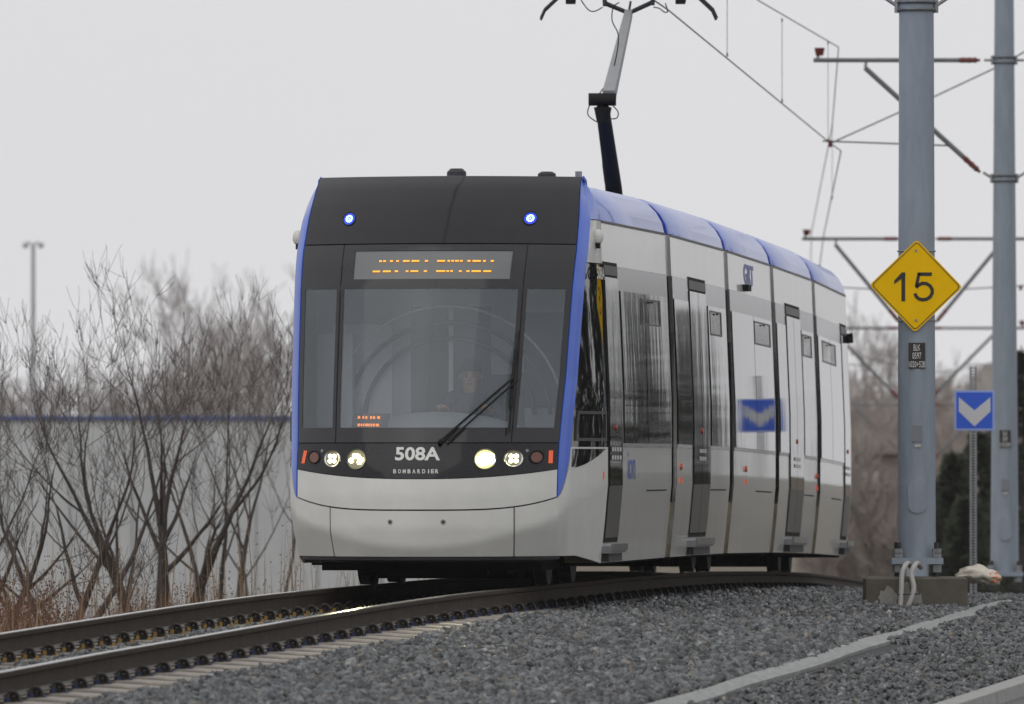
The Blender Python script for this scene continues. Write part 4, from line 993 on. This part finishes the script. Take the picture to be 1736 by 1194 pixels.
# bag by the ballast
me = MB(); G = []
cb = P(1660, 974, 104.); n1, n2 = 26, 16; r_ = random.Random(4)
vs = []; fs = []
for i in range(n2+1):
    la = -pi/2+pi*i/n2
    for k in range(n1):
        a = 2*pi*k/n1; d = Vector((cos(a)*cos(la), sin(a)*cos(la), sin(la))); nn = noise.noise(d*2.3+Vector((3,1,2)))*.35+noise.noise(d*6)*.14
        vs.append(cb+Vector((d.x*.215*(1+nn), d.y*.2*(1+nn), d.z*.085*(1+nn)+(.02 if d.x < .3 else -.03*d.x)-.02)))
f1 = []; f2 = []
for i in range(n2):
    for k in range(n1):
        a = 2*pi*(k+.5)/n1; q = (i*n1+k, i*n1+(k+1)%n1, (i+1)*n1+(k+1)%n1, (i+1)*n1+k)
        (f2 if (cos(a) > .55 and abs(i-n2/2+sin(k*2.)*1.2) < 3.2 and (k*7+i*3) % 5 > 1) else f1).append(q)
me.add(vs, f1, bagm); kk = me.mi(bago); me.f += f2; me.m += [kk]*len(f2)
tag(me.build('bag', org=tuple(cb), smooth=True, angle=80), 'crumpled white bag with orange marks lying on the ballast behind the footing', 'bag')

# wires
def wire(name, pts, r, label, cat, sag=0, n=14):
    mb = MB(); out_ = []
    for i in range(len(pts)-1):
        a, b = Vector(pts[i]), Vector(pts[i+1])
        for k in range(n):
            t = k/n; p = a.lerp(b, t); p.z -= sag*4*t*(1-t); out_.append(p)
    out_.append(Vector(pts[-1])); mb.tube(out_, r, wirem, n=5)
    return tag(mb.build(name, org=tuple(out_[0]), smooth=True), label, cat), mb
cwp = [(-5.0,55,6.1),(.40,98,5.87),P(1132,16,110.5),P(1408,243,140),P(1426,256,141.5),P(1396,402,178),P(1385,490,186),(6.5,230,3.9),(8.9,290,2.9)]
wire('contact_wire', cwp, .0085, 'lower contact wire running from the pantograph to the second pole bracket', 'wire', n=2)
mwp = [(-5.2,55,7.4),(.3,98,7.0),P(1285,0,126),P(1422,80,140),P(1411,215,155),P(1376,393,185),(6.4,230,4.85),(8.8,290,3.9)]
def mid(a, b, t): return Vector(a).lerp(Vector(b), t)
mwo, _ = wire('messenger_wire', mwp, .0075, 'upper messenger wire sagging down to the tip of the second pole bracket', 'wire', n=2)
for (x, y0, y1, Yd) in ((1233,-60,93,121),(1326,34,171,131),(1404,72,238,139),(1411,215,335,160)):
    mb = MB(); mb.tube([P(x,y0,Yd), P(x,y1,Yd)], .004, wirem, n=5); 
    for yy in (y0, y1): mb.tube([P(x,yy-3,Yd), P(x,yy+3,Yd)], .011, wirem, n=5)
    mb.build('dropper', parent=mwo)
wire('span_wire', [P(1408,243,146), P(1590,161,146), P(1690,114,146), P(1760,75,146)], .011, 'thick blurred span wire rising to the right behind the two poles', 'wire', n=2)
wire('far_wire', [P(1440,600,250), P(1520,618,250), P(1590,632,250), P(1660,622,250), P(1760,640,250)], .010, 'thin far wire dipping between the poles above the hazy treetops', 'wire', n=3)
# street lamp far left
lampg = mat('lamp_grey_hazed', (.42,.42,.43), .7)  # grey lightened so the colour carries the distance haze
lp = root('street_lamp', tuple(P(56,1010,300)), 'tall blurred street lamp with two heads rising behind the bare trees', 'street lamp')
b0 = P(56, 1010, 300); tpz = P(56, 414, 300).z
mb = MB(); mb.tube([b0, (b0.x,300,tpz)], [.09,.06], lampg, n=10); mb.build('lamp_post', parent=lp, smooth=True)
for sg in (-1, 1):
    mb = MB(); mb.tube([(b0.x,300,tpz-.02),(b0.x+sg*.12,300,tpz+.06),(b0.x+sg*.2,300,tpz+.02)], .03, lampg, n=6); mb.tube([(b0.x+sg*.14,300,tpz+.03),(b0.x+sg*.20,300,tpz-.03),(b0.x+sg*.30,300,tpz-.05)], [.03,.1,.05], lampg, n=8); mb.build('lamp_head', parent=lp, smooth=True)

# ---------------------------------------------------------------- buildings behind
def boxthing(name, label, cat, parts, org):
    g = root(name, org, label, cat)
    for nm, a, b, m in parts: mb = MB(); mb.box(a, b, m); mb.build(nm, parent=g)
    return g
A = P(-60, 712, 250); B = P(760, 712, 250)
parts = [('wall',(A.x-20,250,-5),(B.x,290,A.z),wall_g),('roof_trim',(A.x-20,249.9,A.z),(B.x+.1,290,A.z+.09),trimb),('roof',(A.x-20,250.3,A.z+.09),(B.x,290,A.z+.3),roofm)]
wh = boxthing('warehouse', 'long pale grey warehouse wall with a blue roof trim behind the bare trees', 'building', parts[:2], (A.x,250,-4))
for k in range(9):
    x = A.x+1.0+k*1.45; mb = MB(); mb.box((x,249.975,-5),(x+.03,249.999,A.z-.02), mat('joint_grey', (.24,.245,.25), .8)); mb.build('cladding_joint', parent=wh)
A = P(1446, 705, 290); B = P(1524, 705, 290)
boxthing('brick_building', 'blurred brown brick building with one pale pillar just right of the tram', 'building',
    [('wall',(A.x-1.4,290,-4),(B.x+.3,295,P(0,770,290).z),brick),('roof',(A.x-1.5,289.8,P(0,770,290).z),(B.x+.4,295,P(0,762,290).z),mat('brick_top',(.20,.17,.16),.9)),('pillar',(P(1456,0,290).x,289.4,-4),(P(1489,0,290).x,289.79,P(0,800,290).z),stucco)], (A.x,290,-4))
hA = P(1650,655,400); hr_ = P(1683,622,400)
g = root('house', (hA.x+4,405,-3), 'house with a grey pitched roof behind the dark conifers at the right edge', 'house')
mb = MB(); mb.box((hA.x+.3,400.5,-3.5),(hA.x+9,410,hA.z-.3), mat('house_wall', (.33,.30,.27), .9)); mb.build('wall', parent=g)
mb = MB(); x0, x1, x2, x3 = hA.x-.6, hr_.x, hr_.x+6.5, hA.x+9.6
mb.add([(x0,400,hA.z-.9),(x3,400,hA.z-.9),(x3,411,hA.z-.9),(x0,411,hA.z-.9),(x1,403,hr_.z+.2),(x2,403,hr_.z+.2),(x2,408,hr_.z+.2),(x1,408,hr_.z+.2)], [(3,2,1,0),(0,1,5,4),(1,2,6,5),(2,3,7,6),(3,0,4,7),(4,5,6,7)], roofm); mb.build('roof', parent=g)

# ---------------------------------------------------------------- trees
def bare_tree(name, base_, height, seed, label, group, stems=4, spread=.5, r0=.05, twr=.0034, depth=4, m1=bark, m2=twig, dens=1.0, far=False):
    r_ = random.Random(seed); g = root(name, tuple(base_), label, 'tree', group); tk = MB(); tw = MB(); ns = 3 if far else 4
    def grow(p, d, ln, rad, lev):
        n = 5 if lev < 2 else 4; pts = [p.copy()]; rr = [rad]; q = p.copy(); dd = d.copy(); ch = []
        for k in range(n):
            dd = (dd+Vector((r_.uniform(-1,1),r_.uniform(-1,1),r_.uniform(-.4,.9)))*(.13 if lev < 2 else .20)+Vector((0,0,.07))).normalized()
            q = q+dd*ln/n; pts.append(q.copy()); e = rad*(1-.62*(k+1)/n); rr.append(max(e, twr*.7)); ch.append((q.copy(), dd.copy(), e, (k+1)/n))
        (tk if lev < 2 else tw).tube(pts, rr, m1 if lev < 2 else m2, n=6 if lev < 2 else ns, cap=False)
        if lev >= depth: return
        cnt = max(2, int((2.3+lev*.25)*dens+r_.random()))
        for c in range(cnt):
            q0, dq, e, t = ch[r_.choice([1,2,3,3,4][-4:]) % len(ch)] if lev else ch[r_.choice([1,2,3,4]) % len(ch)]
            ax_ = dq.orthogonal().normalized(); ax_.rotate(Matrix.Rotation(r_.uniform(0,2*pi), 3, dq)); nd = dq.copy(); nd.rotate(Matrix.Rotation(r_.uniform(.4,1.0), 3, ax_))
            nd = (nd+Vector((0,0,.12))).normalized()
            grow(q0, nd, ln*r_.uniform(.5,.74), max(e*r_.uniform(.5,.75), twr), lev+1)
        if lev < depth: grow(q, dd, ln*.6, max(rr[-1]*.9, twr), lev+1)
    for s_ in range(stems):
        a = 2*pi*(s_+r_.random()*.6)/stems; d = Vector((cos(a)*spread*r_.uniform(.5,1.2), sin(a)*spread*.7*r_.uniform(.5,1.2), 1)).normalized()
        grow(Vector(base_)+Vector((cos(a)*.08, sin(a)*.08, 0)), d, height*(.46 if far else .385)*r_.uniform(.85,1.1), r0*r_.uniform(.7,1.1), 0)
    tk.build('trunk', parent=g, smooth=True, angle=80); tw.build('crown', parent=g, smooth=True, angle=180); return g
G1 = 'bare multi-stemmed trees beside the track'
for (x, Y, yt, sd_, st, sp, r0, lab) in [
    (262,118,372,11,5,.68,.085,'bare multi-stemmed tree in the middle of the left group, thickest trunk above the brown weeds'),
    (385,124,390,23,3,.48,.060,'bare tree with leaning stems just left of the tram'),
    (96,114,430,35,3,.85,.065,'bare multi-stemmed tree second from the left edge, in front of the street lamp'),
    (-20,110,520,47,4,.70,.060,'bare bushy tree cut off by the left edge of the photo'),
    (452,140,450,61,2,.35,.040,'slim bare tree closest to the blue edge of the tram'),
    (165,103,800,73,2,.8,.030,'low spreading bare bush in front of the left trees')]:
    gz0 = prof(Y)-1.0; b = P(x, 1000, Y); b.z = gz0; topz = HC-(yt-HY)*Y/F
    bare_tree('bare_tree', b, (topz-gz0)*1.0, sd_, lab, G1, stems=st, spread=sp, r0=r0)
G2 = 'hazy bare trees far behind'
for k, (x, Y, yt, lab) in enumerate([
    (20,420,640,'hazy low bare tree far behind at the left edge above the blue trim'),(110,430,655,'hazy small bare tree above the roof trim left of the yellow-brown patch'),
    (225,440,665,'hazy bare tree above the warehouse roof behind the middle trees'),(330,430,640,'hazy brown bare tree above the warehouse roof left of the tram'),
    (400,450,520,'tall pale hazy bare tree far behind, left of the tram'),(470,440,480,'tallest pale hazy bare tree, directly beside the tram at left'),
    (1465,420,600,'hazy grey bare tree directly right of the tram tail'),(1500,430,640,'hazy bare tree between the tram tail and the nearest pole'),
    (1610,440,680,'brownish bare tree between the nearest pole and the arrow sign'),(1560,400,690,'brown bare tree hidden mostly behind the nearest pole')]):
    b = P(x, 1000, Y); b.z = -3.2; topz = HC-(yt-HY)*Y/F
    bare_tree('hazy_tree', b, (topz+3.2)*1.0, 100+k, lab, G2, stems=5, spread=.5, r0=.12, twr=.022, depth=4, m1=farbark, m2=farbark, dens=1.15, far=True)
brownm = mat('brown_twigs_hazed', (.36,.31,.28), .95)  # twig brown paled, distance haze put into the colour
G5 = 'brown leafless thicket right of the tram'
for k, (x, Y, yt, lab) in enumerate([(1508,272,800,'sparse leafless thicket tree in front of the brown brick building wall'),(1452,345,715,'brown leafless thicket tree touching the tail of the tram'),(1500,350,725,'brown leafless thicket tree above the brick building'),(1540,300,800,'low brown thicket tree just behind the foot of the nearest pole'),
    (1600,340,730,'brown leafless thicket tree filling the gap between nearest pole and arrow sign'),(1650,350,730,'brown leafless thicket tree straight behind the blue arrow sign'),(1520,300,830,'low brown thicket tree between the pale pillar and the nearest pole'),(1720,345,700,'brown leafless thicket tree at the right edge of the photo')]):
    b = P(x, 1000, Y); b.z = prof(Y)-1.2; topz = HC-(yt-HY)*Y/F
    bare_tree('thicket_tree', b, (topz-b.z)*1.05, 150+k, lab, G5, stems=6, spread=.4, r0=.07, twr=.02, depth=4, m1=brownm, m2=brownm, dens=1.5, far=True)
def conifer(name, base_, h, rad, seed, label, group, m=needle, n=900):
    r_ = random.Random(seed); g = root(name, tuple(base_), label, 'tree', group); B_ = Vector(base_)
    mb = MB(); mb.tube([B_, B_+Vector((0,0,h*.95))], [.12,.02], bark, n=8); mb.build('trunk', parent=g, smooth=True)
    mb = MB(); vs = []; fs = []
    for k in range(n):
        t = r_.random()**.8; a = r_.uniform(0, 2*pi); lim = rad*(1-t)**.8*(1+.25*sin(a*3+seed)+.18*sin(t*37))+.06; rr = lim*r_.random()**.45
        c = B_+Vector((rr*cos(a), rr*sin(a), h*(.03+.97*t)-rr*.25)); L_ = max(.22, rad*r_.uniform(.10,.22))
        for q in range(5):
            d = Vector((cos(a)+r_.uniform(-.7,.7), sin(a)+r_.uniform(-.7,.7), r_.uniform(-.6,.7))).normalized(); o = d.orthogonal().normalized()*L_*.22; k0 = len(vs)
            vs += [c-o, c+o, c+d*L_+o*.3, c+d*L_-o*.3]; fs.append((k0,k0+1,k0+2,k0+3))
    mb.add(vs, fs, m); mb.build('crown', parent=g); return g
G3 = 'dark conifers behind the poles'
for k, (x, Y, yt, rd, lab) in enumerate([(1618,215,772,.75,'dark green conifer with a narrow tip just left of the arrow sign post'),(1662,225,735,1.0,'broad dark conifer behind the arrow sign post'),
    (1735,222,600,1.0,'tall dark conifer cut off by the right edge of the photo'),(1700,235,710,1.0,'dark conifer hidden behind the second pole'),(1592,240,820,.8,'low dark conifer beside the nearest pole'),(1640,205,850,.9,'short dark shrubby conifer behind the foot of the arrow sign')]):
    b = P(x, 960, Y); b.z = prof(Y)-1; conifer('conifer', b, HC-(yt-HY)*Y/F-b.z, rd, 200+k, lab, G3, n=700)
# trees beyond the right edge of the photo: they stand beside the line and show in the tram's side
G4 = 'conifers along the right of the line outside the frame'
spots = [(27.6,199,8.4,.75,'slim'),(26.5,197,9.0,.8,'slim'),(25.4,198,8.2,.75,'slim'),(24.3,199,8.9,.8,'slim'),(21.8,200,8.3,.75,'slim'),(20.7,199,7.6,.75,'slim'),(19.2,204,6.0,.8,'slim'),
 (13.4,128,8,2.2,'big'),(17,127,9,2.6,'big'),(21,126,9,2.6,'big'),(26,124,10,3,'big'),(32,120,10,3,'big'),(38,115,10,3,'big')]
od = ['first','second','third','fourth','fifth','sixth','seventh']
for k, (x, y, h, rd, kd) in enumerate(spots):
    conifer('roadside_conifer', (x, y, prof(y)-.8), h, rd, 300+k, (od[k]+' slim dark conifer mirrored in the tram windows') if kd == 'slim' else (od[k-7]+' broad dark conifer mirrored in the cab side window'), G4, n=1300 if kd == 'slim' else 1500)

# dry weeds and grass left of the track
def grass(name, n, Y0, Y1, v0, v1, h0, h1, m, seed, wd=.004, heads=0, lean=.3, clump=None):
    r_ = random.Random(seed); mb = MB(); vs = []; fs = []
    for k in range(n):
        if clump: cY, cv, s_ = r_.choice(clump); Y = cY+r_.gauss(0,s_*3); v = cv+r_.gauss(0,s_)
        else: Y = r_.uniform(Y0,Y1); v = r_.uniform(v0,v1)
        p = Vector(T(Y, v, gz(Y, v)-.06)); h = r_.uniform(h0,h1); d = Vector((r_.uniform(-lean,lean), r_.uniform(-lean,lean), 1)); c2_ = Vector((r_.uniform(-lean,lean), r_.uniform(-lean,lean), 0))*h*.4
        q = [p, p+d*h*.5, p+d*h+c2_]; k0 = len(vs); w_ = wd*r_.uniform(.7,1.3)
        vs += [q[0]-Vector((w_,0,0)), q[0]+Vector((w_,0,0)), q[1]+Vector((w_*.8,0,0)), q[1]-Vector((w_*.8,0,0)), q[2]]; fs += [(k0,k0+1,k0+2,k0+3),(k0+3,k0+2,k0+4)]
        for j in range(heads):
            t = r_.uniform(.45,1.05); c = q[1].lerp(q[2], (t-.45)*1.6)+Vector((r_.gauss(0,.035), r_.gauss(0,.035), r_.gauss(0,.02))); s_ = r_.uniform(.003,.008); k0 = len(vs)
            vs += [c+Vector((-s_,0,-s_)), c+Vector((s_,0,-s_*.6)), c+Vector((s_*.5,s_,s_*1.4)), c+Vector((-s_*.6,-s_,s_))]; fs += [(k0,k0+1,k0+2),(k0,k0+2,k0+3),(k0+1,k0+3,k0+2)]
    mb.add(vs, fs, m); o = mb.build(name); struct(o, 'stuff'); return o
grass('dry_grass', 15000, 78, 128, -8, -2.6, .15, .58, straw, 1)
cl = [(84,-4.2,.25),(88,-5.0,.3),(93,-4.6,.25),(97,-5.2,.35),(80,-3.6,.2),(102,-4.4,.3),(107,-5.0,.3),(90,-3.6,.2)]
grass('dry_weeds', 1700, 78, 110, -6, -3, .55, 1.1, seedm, 2, wd=.004, heads=14, lean=.35, clump=cl)
grass('tall_grass', 260, 85, 120, -6, -3, .9, 1.7, straw, 3, wd=.005, heads=5, lean=.12)

# real lamps in the two main headlights
for sg in (-1, 1):
    l_ = bpy.data.lights.new('headlight_lamp', 'SPOT'); l_.energy = 110 if sg > 0 else 60; l_.spot_size = radians(20); l_.spot_blend = .6; l_.color = (1,.93,.55); l_.shadow_soft_size = .06
    o = bpy.data.objects.new('headlight_lamp', l_); col.objects.link(o); p = csurf(sg*.533, 1.064, .05); d = fr0(-11, sg*.62, -.25)-p
    o.location = p; o.rotation_euler = (-d).to_track_quat('Z','Y').to_euler()

# ---------------------------------------------------------------- haze
mb = MB(); mb.box((-300,-60,-6.5),(300,680,30), wirem); hz = mb.build('haze'); hz.data.materials.clear()
hm = bpy.data.materials.new('haze'); hm.use_nodes = True; t = hm.node_tree; t.nodes.clear(); o = t.nodes.new('ShaderNodeOutputMaterial'); pv = t.nodes.new('ShaderNodeVolumePrincipled')
pv.inputs['Color'].default_value = (.96,.96,.97,1); pv.inputs['Density'].default_value = .0001; t.links.new(pv.outputs[0], o.inputs['Volume']); hz.data.materials.append(hm); struct(hz, 'stuff')

for o in list(bpy.data.objects):
    if '_org' in o: del o['_org']
